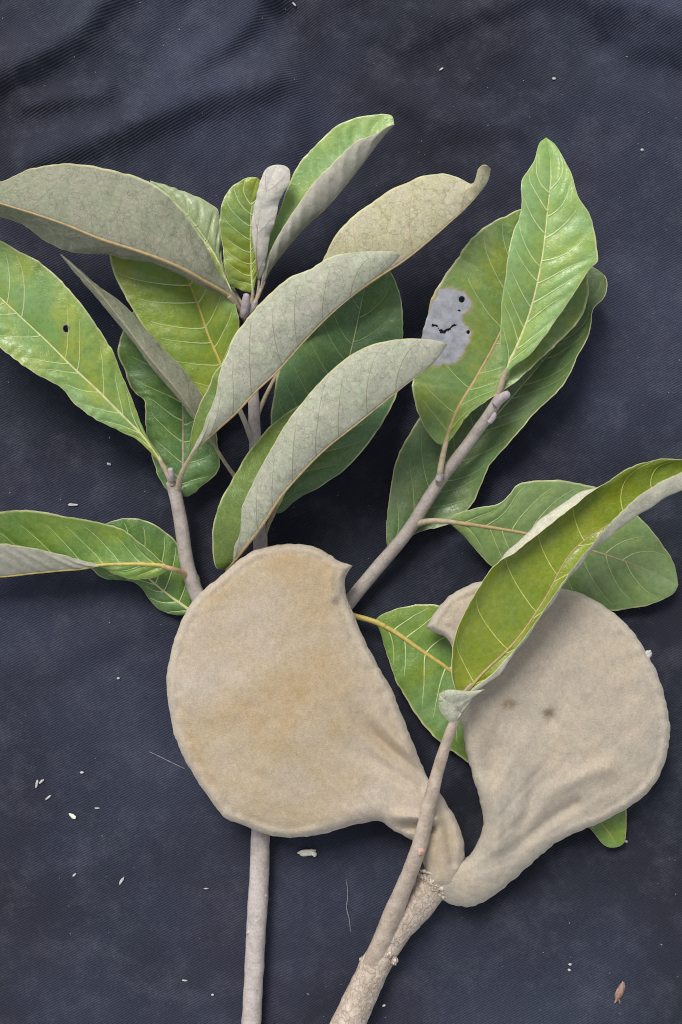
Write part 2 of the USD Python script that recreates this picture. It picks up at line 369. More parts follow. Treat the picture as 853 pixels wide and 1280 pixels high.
M_VEIN_FELT = plain_material('felt_vein', (0.25, 0.225, 0.14), 0.9)
M_FRUIT = felt_material('ochre_felt', (0.375, 0.275, 0.155), (0.40, 0.325, 0.225), (0.42, 0.355, 0.285), (0.45, 0.395, 0.325))
M_FRUIT_2 = felt_material('grey_felt', (0.295, 0.275, 0.235), (0.37, 0.325, 0.26), (0.435, 0.36, 0.27), (0.445, 0.40, 0.325))
M_BUD = plain_material('downy_bud', (0.36, 0.31, 0.32), 0.9)
M_SCAR = plain_material('red_scar', (0.44, 0.27, 0.215), 0.85, 0.4)
M_WHITE = plain_material('white_flake', (0.46, 0.445, 0.435), 0.8, 0.3)
M_CREAM = plain_material('cream_crumb', (0.72, 0.70, 0.56), 0.8, 0.15)
M_CHIP = plain_material('brown_chip', (0.27, 0.17, 0.135), 0.85, 0.65)
M_LINT = plain_material('lint', (0.27, 0.27, 0.29), 0.9, 0.4)

# ------------------------------------------------------------------ the cloth
# soft folds: a ridge line, its height and half width
FOLDS = [
    ([(40, 196), (120, 168), (230, 128), (335, 96)], 11, 24),
    ([(-60, 120), (20, 78), (80, 48), (120, 8), (160, -60)], 11, 22),
    ([(30, 128), (70, 124), (130, 112)], 6, 15),
    ([(225, 88), (280, 52), (320, 10), (350, -50)], 7, 18),
    ([(355, 20), (385, 75), (400, 140), (390, 210)], -8, 22),
    ([(560, 24), (620, 4), (700, -20)], 6, 18),
    ([(760, 60), (800, 85), (860, 100), (930, 120)], -9, 24),
    ([(735, -10), (820, 10), (900, 40)], 8, 22),
    ([(480, 115), (560, 145), (650, 160)], 4, 20),
    ([(380, 1010), (378, 1120), (365, 1290), (350, 1400)], 5, 26),
    ([(10, 840), (120, 800), (210, 770)], 4, 24),
    ([(560, 520), (570, 600), (575, 700)], 3, 20),
    ([(770, 560), (830, 470), (900, 400)], 4, 30),
]


FOLD_GAIN = 1.9


def cloth_height(x, y):
    p = np.stack([x / 170, y / 170, np.zeros_like(x)], -1)
    z = (fbm(p, 4, 5) - 0.5) * 15
    p2 = np.stack([(x + 0.7 * y) / 60, (y - 0.5 * x) / 110, np.ones_like(x)], -1)
    top = np.clip((330 - y) / 330, 0, 1)
    z += (fbm(p2, 3, 9) - 0.5) * (3 + 10 * top)
    p3 = np.stack([(x + 0.5 * y) / 30, (y - 0.4 * x) / 48, np.full_like(x, 3.0)], -1)
    z += (np.abs(fbm(p3, 3, 15) - 0.5) - 0.12) * (2.5 + 7 * top)
    pts = shapely.points(x.ravel(), y.ravel())
    for line, a, w in FOLDS:
        d = shapely.distance(LineString(spline(np.array(line, float), 24)), pts).reshape(x.shape)
        z += FOLD_GAIN * a * np.exp(-(d / (1.12 * w)) ** 2)
    return z


gx = np.r_[np.linspace(-900, -60, 40), np.arange(-54, 910, 5.5), np.linspace(916, 1760, 40)]
gy = np.r_[np.linspace(-900, -60, 40), np.arange(-54, 1340, 5.5), np.linspace(1346, 2200, 40)]
X, Y = np.meshgrid(gx, gy)
Z = cloth_height(X, Y) - 7.0
ny, nx = X.shape
idx = np.arange(nx * ny).reshape(ny, nx)
F = np.stack([idx[:-1, :-1], idx[1:, :-1], idx[1:, 1:], idx[:-1, 1:]], -1).reshape(-1, 4)
cloth = put('/World', 'black_cloth', W(np.stack([X, Y, Z], -1).reshape(-1, 3)), F, M_CLOTH)
tag(cloth, 'creased black twill cloth lying under the leafy branches and fruit', kind='structure')


def ground(x, y):
    return float(cloth_height(np.array([[float(x)]]), np.array([[float(y)]]))[0, 0]) - 7.0


# ------------------------------------------------------------------ leaves
def leaf(parent, mat, M, L, R, zM, zL, zR, bL=4, bR=4, foldL=None, foldR=None, zFL=None, zFR=None, petiole=(), pr=(3.2, 4.0), rib=2.4,
         rib_mat=None, stalk_mat=None, vein_mat=None, veins=9, slope=0.16, face=1, holes=(), patch=None, seed=0, label=None, wav=2.0, start=0.05, stop=0.93, vr=0.8, edge=1.5, sink=0.0, quilt=1.6, brown=None):
    """A leaf blade between its margins L and R (base to tip, seen from above its upper face with the tip up, L is the left one), its midrib M;
    a fold line, where given, is where that half turns back over itself."""
    NU, NH = (200, 44) if (holes or patch) else (110, 18)
    Mp = gsmooth(spline(M, NU), 3)
    up = lift if parent == A else (lambda q: np.asarray(q, float))
    zM, zL, zR = up(zM), up(zL), up(zR)
    z = lambda a: curve1(a, NU)
    u = np.linspace(0, 1, NU)
    rng = np.random.default_rng(seed + 100)

    def margin(c, zc, k):
        c = np.array([M[0]] + list(c) + [M[-1]], float)
        q = gsmooth(spline(c, NU), 2)
        q3 = np.c_[q, z(zc)]
        q3[0, 2], q3[-1, 2] = zM[0], zM[-1]
        s = np.r_[0, np.cumsum(np.linalg.norm(np.diff(q, axis=0), axis=1))]
        out = q - Mp
        out /= np.linalg.norm(out, axis=1, keepdims=True) + 1e-6
        env = np.clip(np.sin(np.pi * u) * 3, 0, 1)
        n = noise(np.stack([s / 6.5, np.full(NU, k * 3.1), np.full(NU, seed * 1.7)], -1), seed) - 0.5
        n2 = noise(np.stack([s / 26.0, np.full(NU, k * 5.1), np.full(NU, seed * 2.7)], -1), seed + 7) - 0.5
        q3[:, :2] += out * ((n * 1.1 + n2 * 1.8) * edge * env)[:, None]
        q3[:, 2] += (n2 * 2.6 + n * 0.8) * wav * env
        return q3

    M3 = np.c_[Mp, z(zM)]
    Lm, Rm = margin(L, zL, 1), margin(R, zR, 2)
    t = np.linspace(0, 1, NH)
    env = np.clip(np.sin(np.pi * u), 0, 1) ** 0.6

    def half(mg, fold, zf, bulge):
        if fold is None:
            P = M3[:, None] * (1 - t)[None, :, None] + mg[:, None] * t[None, :, None]
            P[..., 2] += bulge * env[:, None] * (4 * t * (1 - t))[None]
            return P
        f = np.array([M[0]] + list(fold) + [M[-1]], float)
        F3 = np.c_[gsmooth(spline(f, NU), 2), z(zf)]
        F3[0], F3[-1] = M3[0], M3[-1]
        # a quadratic arc from the fold back to the margin, a straight run out to it
        a, k = 0.55, None
        C = np.zeros((NU, NH, 3))
        tm = np.clip(t / a, 0, 1)
        ru = M3[:, None] * (1 - tm)[None, :, None] + F3[:, None] * tm[None, :, None]
        ru[..., 2] += bulge * env[:, None] * (4 * tm * (1 - tm))[None]
        tb = np.clip((t - a) / (1 - a), 0, 1)
        rb = F3[:, None] * (1 - tb)[None, :, None] + mg[:, None] * tb[None, :, None]
        rb[..., 2] += 2.0 * env[:, None] * (4 * tb * (1 - tb))[None]
        C = np.where((t <= a)[None, :, None], ru, rb)
        for _ in range(6):
            C[:, 1:-1] = 0.25 * C[:, :-2] + 0.5 * C[:, 1:-1] + 0.25 * C[:, 2:]
        return C

    PL, PR = half(Lm, foldL, zFL, bL), half(Rm, foldR, zFR, bR)
    P = np.concatenate([PL[:, ::-1], PR[:, 1:]], 1)           # NU x (2NH-1)
    v = np.r_[-t[::-1], t[1:]]
    # side veins dent the blade; the blade swells between them
    U0 = {}
    for sgn in (-1, 1):
        U0[sgn] = np.linspace(start, stop - slope, veins) + rng.uniform(-0.02, 0.02, veins)
    qz = np.zeros((NU, 2 * NH - 1))
    for sgn in (-1, 1):
        side = (v * sgn) >= 0
        av = np.abs(v)
        for u0 in U0[sgn]:
            du = u[:, None] - (u0 + slope * av[None] ** 1.25)
            qz += np.where(side[None], -quilt * np.exp(-(du / 0.022) ** 2) * np.clip(av * 4, 0, 1)[None] * np.clip((1 - av) * 3, 0, 1)[None], 0)
    P[..., 2] += (fbm(np.stack([P[..., 0] / 45, P[..., 1] / 45, np.full(P.shape[:2], seed * 3.3)], -1), 3, seed) - 0.5) * wav * 2.2 * env[:, None]
    hole_polys = [Polygon(h) for h in holes]
    if hole_polys:
        for hp in hole_polys:
            pts = shapely.points(P[..., 0].ravel(), P[..., 1].ravel())
            d = shapely.distance(hp.exterior, pts).reshape(NU, -1)
            for i, j in np.argwhere(d < 1.3):
                q = hp.exterior.interpolate(hp.exterior.project(shapely.geometry.Point(P[i, j, 0], P[i, j, 1])))
                P[i, j, 0], P[i, j, 1] = q.x, q.y
    Wm = W(P)
    du = np.gradient(Wm, axis=0)
    dv = np.gradient(Wm, axis=1)
    n = np.cross(dv, du)
    ln = np.linalg.norm(n, axis=2, keepdims=True)
    n = np.where(ln > 1e-14, n / np.maximum(ln, 1e-14), 0)
    n[0], n[-1] = n[1], n[-2]
    Wm = Wm + n * (qz * S)[..., None]
    th = 1.15 * S * 0.5 * np.clip(1.15 - 0.5 * np.abs(v) ** 6, 0.4, 1.2)[None, :, None]
    top, bot = Wm + n * th, Wm - n * th
    m = 2 * NH - 1
    ids = np.arange(NU * m).reshape(NU, m)
    quad = np.stack([ids[:-1, :-1], ids[:-1, 1:], ids[1:, 1:], ids[1:, :-1]], -1)
    keep = np.ones(quad.shape[:2], bool)
    if hole_polys:
        cen = (P[:-1, :-1] + P[1:, :-1] + P[:-1, 1:] + P[1:, 1:]) / 4
        for hp in hole_polys:
            keep &= ~shapely.contains_xy(hp, cen[..., 0], cen[..., 1])
    qt = quad[keep]
    nv = NU * m
    ft = qt
    fb = qt[:, ::-1] + nv
    a, b = ids[:-1, 0], ids[1:, 0]
    e1 = np.stack([a, b, b + nv, a + nv], -1)
    a, b = ids[:-1, -1], ids[1:, -1]
    e2 = np.stack([b, a, a + nv, b + nv], -1)
    faces = np.vstack([ft, fb, e1, e2])
    luv = np.stack(np.broadcast_arrays(u[:, None], v[None, :], 0.0), -1).reshape(-1, 3)
    luv2 = luv.copy()
    luv2[:, 2] = 1.0
    pa = np.zeros(nv)
    if patch is not None:
        pp = Polygon(patch)
        x, y = P[..., 0].ravel(), P[..., 1].ravel()
        d = shapely.distance(pp.exterior, shapely.points(x, y)) * np.where(shapely.contains_xy(pp, x, y), 1, -1)
        d += (fbm(np.stack([x / 5, y / 5, np.zeros_like(x)], -1), 4, 3) - 0.5) * 8
        pa = np.clip(0.5 + d / 7, 0, 1)
    elif hole_polys:
        x, y = P[..., 0].ravel(), P[..., 1].ravel()
        pa = 0.3 * np.clip(1 - shapely.distance(hole_polys[0], shapely.points(x, y)) / 4.0, 0, 1)
    path = put(parent, 'leaf', np.vstack([top.reshape(-1, 3), bot.reshape(-1, 3)]), faces, mat,
               {'leafuv': np.vstack([luv, luv2]), 'patch': np.r_[pa, pa]}, label=label)

    # midrib, one tapering rod half sunk in the blade
    rp = P[:, NH - 1].copy()
    rp[:, 2] += sink
    keep_n = int(NU * 0.985)
    rr = rib * (1 - 0.78 * u ** 0.8)
    pet = np.array(petiole, float).reshape(-1, 3)
    if len(pet):
        pet[:, 2] = up(pet[:, 2])
    if len(pet):
        pp_ = gsmooth(spline(np.vstack([pet, rp[:1], rp[8:9]]), 40), 4)[:-6]
        pr_ = np.linspace(pr[1], rr[0], len(pp_))
        vv, ff = tube(pp_, pr_, sides=10, raw=True, rough=0.35, seed=seed + 3, lump=8.0)
        put(path, 'leaf_stalk', W(vv), ff, stalk_mat or M_STALK)
    path_pts, rad = rp[:keep_n:2], rr[:keep_n:2]
    vv, ff = tube(path_pts, rad, sides=9, raw=True, rough=0.25, seed=seed, lump=8.0)
    put(path, 'midrib', W(vv), ff, rib_mat or M_RIB_PALE)
    # side veins
    parts = []
    c = NH - 1
    for sgn in (-1, 1):
        for u0 in U0[sgn]:
            tt = np.linspace(0.0, rng.uniform(0.72, 0.94), 16)
            wob = rng.normal(0, 0.006, 2)
            uu = np.clip(u0 + slope * tt ** 1.25 + wob[0] * np.sin(3 * tt + 9 * wob[1] * 100) * 1.2 + 0.05 * np.clip(tt - 0.7, 0, 1) ** 1.5, 0, 0.995) * (NU - 1)
            vvv = c + sgn * tt * (NH - 1)
            i0, j0 = np.floor(uu).astype(int).clip(0, NU - 2), np.floor(vvv).astype(int).clip(0, m - 2)
            fi, fj = (uu - i0)[:, None], (vvv - j0)[:, None]
            G = (Wm + n * th * face)
            q = G[i0, j0] * (1 - fi) * (1 - fj) + G[i0 + 1, j0] * fi * (1 - fj) + G[i0, j0 + 1] * (1 - fi) * fj + G[i0 + 1, j0 + 1] * fi * fj
            if np.linalg.norm(q[-1] - q[0]) < 12 * S:
                continue
            if hole_polys and shapely.contains_xy(shapely.union_all([h.buffer(2) for h in hole_polys]), q[:, 0] / S + CX, CY - q[:, 1] / S).any():
                continue
            vt, ftt = tube(q / S, np.linspace(vr, 0.22, 16), sides=6, raw=True)
            parts.append((vt * S, ftt))
    if parts:
        vs, fs = join(parts)
        put(path, 'side_veins', vs, fs, vein_mat or M_VEIN)
    return path


lm = dict(
    bright=leaf_material('bright_leaf', (0.175, 0.305, 0.075), (0.29, 0.36, 0.05), third=(0.235, 0.375, 0.155), seed=1),
    light=leaf_material('light_leaf', (0.215, 0.365, 0.105), (0.285, 0.40, 0.085), under=(0.46, 0.45, 0.365), under2=(0.51, 0.47, 0.405), third=(0.265, 0.42, 0.18), seed=2),
    yellow=leaf_material('yellow_leaf', (0.19, 0.28, 0.03), (0.275, 0.325, 0.03), third=(0.215, 0.335, 0.125), seed=3),
    olive=leaf_material('olive_leaf', (0.205, 0.27, 0.02), (0.25, 0.29, 0.02), under=(0.54, 0.52, 0.40), under2=(0.58, 0.55, 0.45), third=(0.19, 0.265, 0.04), seed=4),
    mid=leaf_material('mid_leaf', (0.135, 0.245, 0.045), (0.19, 0.275, 0.03), under=(0.40, 0.40, 0.31), under2=(0.44, 0.415, 0.345), third=(0.165, 0.285, 0.105), seed=5),
    dark=leaf_material('dark_leaf', (0.10, 0.20, 0.08), (0.125, 0.22, 0.07), third=(0.13, 0.225, 0.12), seed=6, gloss=0.36),
    deep=leaf_material('deep_leaf', (0.08, 0.175, 0.042), (0.115, 0.21, 0.032), third=(0.11, 0.205, 0.085), seed=7, gloss=0.36),
    dusky=leaf_material('dusky_leaf', (0.105, 0.19, 0.068), (0.14, 0.20, 0.07), third=(0.16, 0.22, 0.125), seed=13, gloss=0.34),
    grey=leaf_material('grey_back_leaf', (0.14, 0.22, 0.04), (0.17, 0.24, 0.04), under=(0.255, 0.28, 0.185), under2=(0.295, 0.285, 0.215), seed=8, net=0.8),
    pale=leaf_material('pale_back_leaf', (0.12, 0.185, 0.04), (0.15, 0.21, 0.035), under=(0.43, 0.455, 0.33), under2=(0.455, 0.44, 0.36), seed=9, net=0.8),
    young=leaf_material('young_leaf', (0.2, 0.3, 0.08), (0.25, 0.34, 0.07), under=(0.54, 0.52, 0.46), under2=(0.58, 0.54, 0.49), seed=15, net=0.4),
    beige=leaf_material('beige_back_leaf', (0.14, 0.22, 0.04), (0.17, 0.24, 0.04), under=(0.46, 0.43, 0.265), under2=(0.49, 0.45, 0.325), seed=10, net=0.85),
    patchy=leaf_material('patched_leaf', (0.15, 0.25, 0.06), (0.225, 0.28, 0.035), third=(0.19, 0.30, 0.13), seed=11),
    faded=leaf_material('faded_leaf', (0.17, 0.265, 0.09), (0.205, 0.29, 0.085), third=(0.21, 0.295, 0.14), seed=12),
    washed=leaf_material('washed_leaf', (0.31, 0.385, 0.20), (0.34, 0.405, 0.22), third=(0.35, 0.415, 0.27), seed=14),
)

# ---- leafy branch
A = thing('leafy_branch', 'leafy branch with grey forking twigs, its stem running out below the ochre fruit', 'branch')
put(A, 'stem', *(lambda v, f: (W(v), f))(*tube_up([(312, 1320, 12), (316, 1250, 12), (320, 1172, 12.5), (323, 1118, 12.5), (326, 1040, 12.5), (330, 940, 12.5), (330, 820, 13), (326, 690, 15), (321, 600, 20), (317, 500, 26), (312, 420, 34), (309, 384, 38)],
    [12.6, 12, 12.4, 12.0, 11.2, 10.5, 9.5, 9.5, 8.5, 7.8, 7, 6], n=220, sides=20, rough=1.1, seed=3, lump=11)), M_STEM)
for x, y, r in ((331.0, 1120, 4.4), (311.5, 1166, 4.2)):
    v, f = tube_up([(x - 2.5 * np.sign(x - 321), y + 1, 15), (x + 1.6 * np.sign(x - 321), y - 1, 17)], [r, r * 0.75], n=8, rough=0.5, seed=int(y))
    put(A, 'node', W(v), f, M_STEM)
v, f = tube_up([(320, 900, 14), (292, 820, 14), (262, 770, 15), (243, 735, 18), (233, 700, 21), (228, 665, 24), (222, 630, 27), (215, 602, 30)], [10, 10.5, 11, 10.8, 9.5, 8.8, 8.6, 8.2], n=90, rough=0.6, seed=5)
put(A, 'twig', W(v), f, M_TWIG)
v, f = tube_up([(332, 920, 14), (390, 815, 13), (437, 752, 13), (470, 712, 15), (508, 667, 19), (548, 604, 26), (575, 568, 32), (598, 537, 38), (614, 514, 44), (626, 494, 48)], [8, 8.5, 9.2, 9, 8.4, 8.2, 8, 7.4, 7.0, 6.5], n=110, rough=0.6, seed=6)
put(A, 'twig', W(v), f, M_TWIG)
# downy buds at the shoot tips
for pts, r in (([(303, 396, 44), (307, 384, 48), (308, 368, 52)], [5, 6, 3.6]), ([(311, 392, 44), (317, 383, 47), (320, 376, 50)], [4, 4.5, 2.5]),
               ([(620, 506, 50), (629, 496, 53), (636, 492, 55)], [5, 5.8, 4.5]), ([(611, 528, 47), (617, 522, 48), (619, 516, 49)], [3, 3.4, 2]),
               ([(214, 600, 36), (214, 592, 39), (213, 586, 41)], [4, 4, 3]), ([(548, 600, 33), (551, 592, 35)], [5, 4])):
    v, f = tube_up(pts, r, n=16, rough=0.8, seed=int(pts[0][0]), lump=5)
    put(A, 'bud', W(v), f, M_BUD)

# shoot in the middle, from the lowest leaf up
leaf(A, lm['dark'], M=[(342, 642), (372, 585), (405, 525), (436, 449), (455, 366), (468, 318)],
     L=[(338, 610), (336, 560), (338, 524), (342, 497), (347, 466), (362, 425), (392, 378), (430, 340)],
     R=[(347, 642), (372, 624), (402, 608), (434, 584), (460, 557), (479, 527), (496, 494), (505, 455), (504, 420), (504, 400), (500, 370), (489, 340)],
     zM=[18, 22, 26, 30, 32], zL=[18, 27, 34, 40, 32], zR=[18, 24, 30, 34, 32], bL=4, bR=5, petiole=[(324, 700, 16), (333, 662, 17)], rib=2.6, pr=(2, 3.5), vein_mat=M_VEIN_DARK, seed=1, veins=9)
leaf(A, lm['yellow'], M=[(290, 492), (276, 454), (262, 422), (248, 381), (231, 340), (205, 295), (180, 266)],
     L=[(282, 500), (262, 500), (243, 482), (222, 464), (200, 438), (172, 398), (154, 366), (141, 340), (136, 318), (148, 290)],
     R=[(290, 480), (296, 450), (300, 425), (300, 407), (296, 385), (285, 350), (262, 308), (225, 274)],
     zM=[34, 38, 42, 44, 44], zL=[34, 44, 50, 50, 44], zR=[34, 48, 54, 50, 44], bL=5, bR=5, petiole=[(318, 560, 22), (304, 522, 30)], rib=3.0, pr=(3, 3.6), rib_mat=M_RIB_YELLOW,
     vein_mat=M_VEIN_BRIGHT, stalk_mat=M_STALK_GREY, seed=2, veins=8, label='broad yellow green leaf with a thick yellow midrib')
# pale leaf behind the grey one, top left
leaf(A, lm['washed'], M=[(294, 366), (264, 310), (226, 260), (188, 226)],
     L=[(272, 352), (240, 318), (205, 275)], R=[(285, 351), (278, 325), (277, 300), (273, 263), (262, 254), (232, 241), (206, 231)],
     zM=[38, 42, 46, 46], zL=[38, 46, 50, 46], zR=[38, 40, 42, 46], petiole=[(308, 388, 38)], rib=2, pr=(2, 2.8), seed=3, veins=7)
# upright leaves at the top of the shoot
leaf(A, lm['yellow'], M=[(316, 366), (314, 330), (313, 290), (315, 250), (322, 222)],
     L=[(300, 362), (288, 357), (282, 335), (277, 305), (275, 280), (278, 255), (287, 234), (301, 226), (312, 221)],
     R=[(322, 345), (330, 320), (334, 290), (334, 255), (330, 232)],
     zM=[42, 46, 50, 54, 58], zL=[42, 50, 55, 58, 58], zR=[42, 47, 51, 54, 58], bL=3, bR=2, petiole=[(311, 388, 39)], rib=2, pr=(2, 2.8), seed=4, veins=8, vr=0.7, vein_mat=M_VEIN_BRIGHT)
# folded leaf, green on one half and grey on the other
leaf(A, lm['light'], M=[(326, 362), (335, 340), (361, 306), (380, 284), (406, 261), (432, 231), (459, 197), (477, 173), (493, 155)],
     L=[(327, 345), (331, 326), (336, 302), (341, 284), (350, 261), (361, 231), (376, 201), (399, 177), (421, 158), (444, 147), (477, 142), (491, 145)],
     R=[(329, 342), (333, 326), (350, 291), (369, 261), (387, 235), (410, 209), (429, 190), (447, 175), (470, 167), (484, 158)],
     zM=[42, 50, 55, 58, 62], zL=[42, 49, 53, 57, 61], zR=[42, 58, 65, 68, 65], bL=-1, bR=4, petiole=[(312, 392, 40)], rib=2.2, pr=(2.4, 3), rib_mat=M_RIB_GREY, seed=5, veins=9, slope=0.12, vr=0.7,
     label='leaf folded lengthwise showing its grey underside on one half')
# rolled young leaf
leaf(A, lm['young'], M=[(324, 350), (321, 320), (322, 290), (330, 250), (347, 206)],
     L=[(327, 345), (332, 326), (339, 290), (347, 262), (354, 242), (362, 226), (362, 214), (355, 207)],
     R=[(322, 340), (318, 310), (315, 280), (318, 258), (327, 224), (333, 212), (340, 207)],
     zM=[44, 58, 64, 68, 66], zL=[44, 57, 62, 66, 66], zR=[44, 57, 63, 67, 66], bL=2, bR=1, petiole=[(315, 385, 40)], rib=1.4, pr=(2, 2.4), rib_mat=M_RIB_GREY, vein_mat=M_BUD, face=-1, vr=0.35, seed=6, veins=3, quilt=0.2, stalk_mat=M_STALK_GREY,
     label='rolled young leaf showing only its grey underside')
# big grey leaf, top left
leaf(A, lm['grey'], M=[(300, 388), (289, 371), (262, 355), (225, 334), (180, 316), (127, 299), (75, 278), (0, 254), (-50, 240), (-95, 225)],
     L=[(300, 378), (292, 364), (274, 340), (255, 304), (232, 269), (210, 244), (188, 229), (165, 218), (131, 211), (101, 205), (75, 206), (37, 212), (0, 226), (-50, 226)],
     R=[(284, 373), (255, 358), (215, 338), (188, 327), (157, 324), (131, 318), (94, 314), (77, 310), (52, 297), (30, 281), (0, 271), (-50, 253)],
     zM=[46, 78, 88, 92, 86], zL=[46, 66, 72, 72, 82], zR=[46, 66, 66, 62, 80], bL=8, bR=1, petiole=[(309, 402, 37), (303, 394, 43)], rib=3.0, pr=(3, 3.6), rib_mat=M_RIB_TAN, vein_mat=M_VEIN_FELT, face=-1, vr=0.45, seed=7, veins=9, quilt=1.0,
     label='large leaf lying grey underside up')
# beige leaf with a curled tip
leaf(A, lm['beige'], M=[(388, 415), (420, 385), (480, 342), (502, 328), (529, 307), (559, 281), (585, 257), (600, 240), (611, 223), (613, 210)],
     R=[(385, 395), (396, 345), (404, 324), (417, 299), (440, 272), (470, 250), (492, 235), (511, 227), (530, 219), (555, 217), (577, 223), (591, 231), (596, 222), (598, 211), (606, 205)],
     L=[(400, 402), (430, 372), (482, 335), (529, 300), (560, 274), (590, 246), (606, 224)],
     zM=[40, 56, 70, 74, 84], zR=[40, 60, 66, 70, 92], zL=[40, 45, 52, 62, 84], bL=0, bR=7, petiole=[(322, 520, 24), (355, 455, 30)], rib=2.2, pr=(2.4, 3), rib_mat=M_RIB_TAN, vein_mat=M_RIB_TAN, face=-1, vr=0.5, seed=8, veins=4, quilt=1.0,
     label='leaf lying beige underside up with its tip hooked upward')
# narrow leaf seen almost edge on
leaf(A, lm['grey'], M=[(270, 560), (256, 538), (225, 492), (191, 452), (150, 398), (112, 352), (76, 318)],
     L=[(258, 510), (248, 486), (225, 456), (203, 434), (176, 404), (150, 377), (120, 355), (94, 332)][0:8],
     R=[(262, 552), (244, 526), (225, 502), (210, 483), (191, 461), (169, 431), (142, 397), (112, 363), (79, 322)],
     zM=[34, 64, 72, 72, 66], zL=[34, 52, 56, 58, 66], zR=[34, 56, 62, 62, 66], bL=2, bR=1, petiole=[(322, 640, 20), (300, 604, 25), (284, 582, 29)], rib=1.8, pr=(2, 3.6), rib_mat=M_RIB_GREY, vein_mat=M_VEIN_FELT, face=-1, vr=0.4, seed=9, veins=6, quilt=0.5,
     label='narrow leaf folded and seen almost edge on')
# shoot on the left
leaf(A, lm['deep'], M=[(222, 616), (229, 582), (229, 520), (224, 468), (205, 405), (190, 375)],
     L=[(214, 616), (208, 611), (196, 588), (187, 561), (183, 535), (183, 503), (167, 488), (156, 464), (148, 439), (152, 420), (166, 392)],
     R=[(233, 621), (255, 606), (274, 580), (272, 545), (255, 480), (228, 420)],
     zM=[20, 20, 22, 26, 30], zL=[20, 24, 26, 30, 30], zR=[20, 16, 24, 30, 30], bL=4, bR=4, petiole=[(222, 632, 24)], rib=2.4, pr=(2.4, 3), rib_mat=M_RIB_GREY, seed=10, veins=8, vein_mat=M_VEIN)
leaf(A, lm['bright'], M=[(205, 584), (195, 566), (176, 542), (150, 516), (120, 486), (90, 458), (60, 428), (30, 400), (0, 372), (-60, 325), (-115, 292)],
     L=[(196, 574), (176, 554), (150, 539), (124, 526), (94, 505), (75, 484), (49, 469), (22, 451), (0, 434), (-50, 385)],
     R=[(200, 572), (184, 546), (172, 516), (165, 497), (154, 471), (142, 441), (127, 415), (116, 400), (97, 374), (75, 349), (49, 327), (22, 312), (0, 300), (-60, 288)],
     zM=[36, 44, 48, 46, 36], zL=[36, 48, 54, 52, 36], zR=[36, 50, 58, 54, 36], bL=3, bR=4, petiole=[(216, 606, 33)], rib=2.8, pr=(3, 4), seed=11, veins=11, vein_mat=M_VEIN_BRIGHT, slope=0.12,
     holes=[[(79, 407), (83, 406), (86, 408), (87, 411), (84.5, 415), (80.5, 415.5), (78.5, 412)]], label='bright green leaf with one small round hole')
leaf(A, lm['deep'], M=[(246, 768), (232, 759), (210, 743), (187, 724), (150, 692), (118, 664)],
     L=[(240, 766), (225, 770), (202, 764), (187, 750), (177, 734), (161, 726), (135, 724), (118, 715), (106, 692)],
     R=[(250, 748), (251, 727), (240, 704), (226, 686), (217, 674), (199, 659), (180, 650), (161, 647), (142, 651)],
     zM=[12, 15, 18, 20, 20], zL=[12, 12, 12, 16, 20], zR=[12, 14, 20, 26, 20], bL=4, bR=4, petiole=[(258, 778, 12)], rib=2.4, pr=(2, 3), seed=12, veins=7, vein_mat=M_VEIN_BRIGHT)
leaf(A, lm['mid'], M=[(214, 711), (203, 707), (165, 705), (128, 706), (100, 711), (75, 713), (37, 717), (0, 721), (-60, 722)],
     R=[(204, 704), (190, 690), (172, 676), (157, 664), (131, 654), (105, 649), (75, 644), (49, 639), (22, 638), (0, 639), (-45, 655)],
     L=[(206, 716), (191, 722), (172, 724), (150, 719), (130, 711), (112, 703), (92, 697), (70, 691), (49, 687), (22, 683), (0, 680), (-40, 690)],
     zM=[34, 37, 36, 35, 34], zL=[34, 34, 44, 50, 34], zR=[34, 42, 48, 50, 34], bL=2, bR=-4, petiole=[(241, 728, 15), (226, 715, 27)], rib=2.8, pr=(3, 4), rib_mat=M_RIB_YELLOW, stalk_mat=M_RIB_TAN, seed=13, veins=9, vein_mat=M_VEIN,
     label='leaf with its lower margin turned over to show grey')
# large grey folded leaf over the middle of the branch
leaf(A, lm['pale'], M=[(229, 588), (246, 561), (269, 539), (295, 516), (321, 488), (347, 464), (377, 430), (410, 396), (440, 370), (470, 346), (490, 330), (500, 319)],
     R=[(236, 572), (244, 557), (257, 527), (269, 497), (275, 464), (282, 445), (290, 426), (305, 404), (327, 377), (357, 351), (387, 336), (414, 321), (444, 314), (470, 314), (492, 314)],
     L=[(232, 578), (237, 561), (239, 539), (248, 512), (261, 482), (276, 456), (300, 440), (340, 405), (380, 372), (430, 345), (480, 322)],
     zM=[44, 82, 92, 98, 92], zR=[44, 84, 98, 104, 94], zL=[44, 62, 68, 72, 90], bL=0, bR=8, petiole=[(221, 618, 28), (224, 602, 36)], rib=2.4, pr=(3, 4.4), rib_mat=M_RIB_TAN, vein_mat=M_VEIN_FELT, face=-1, vr=0.4, seed=14, veins=8, quilt=1.1,
     label='long leaf folded along its tan midrib, pale grey underside up')
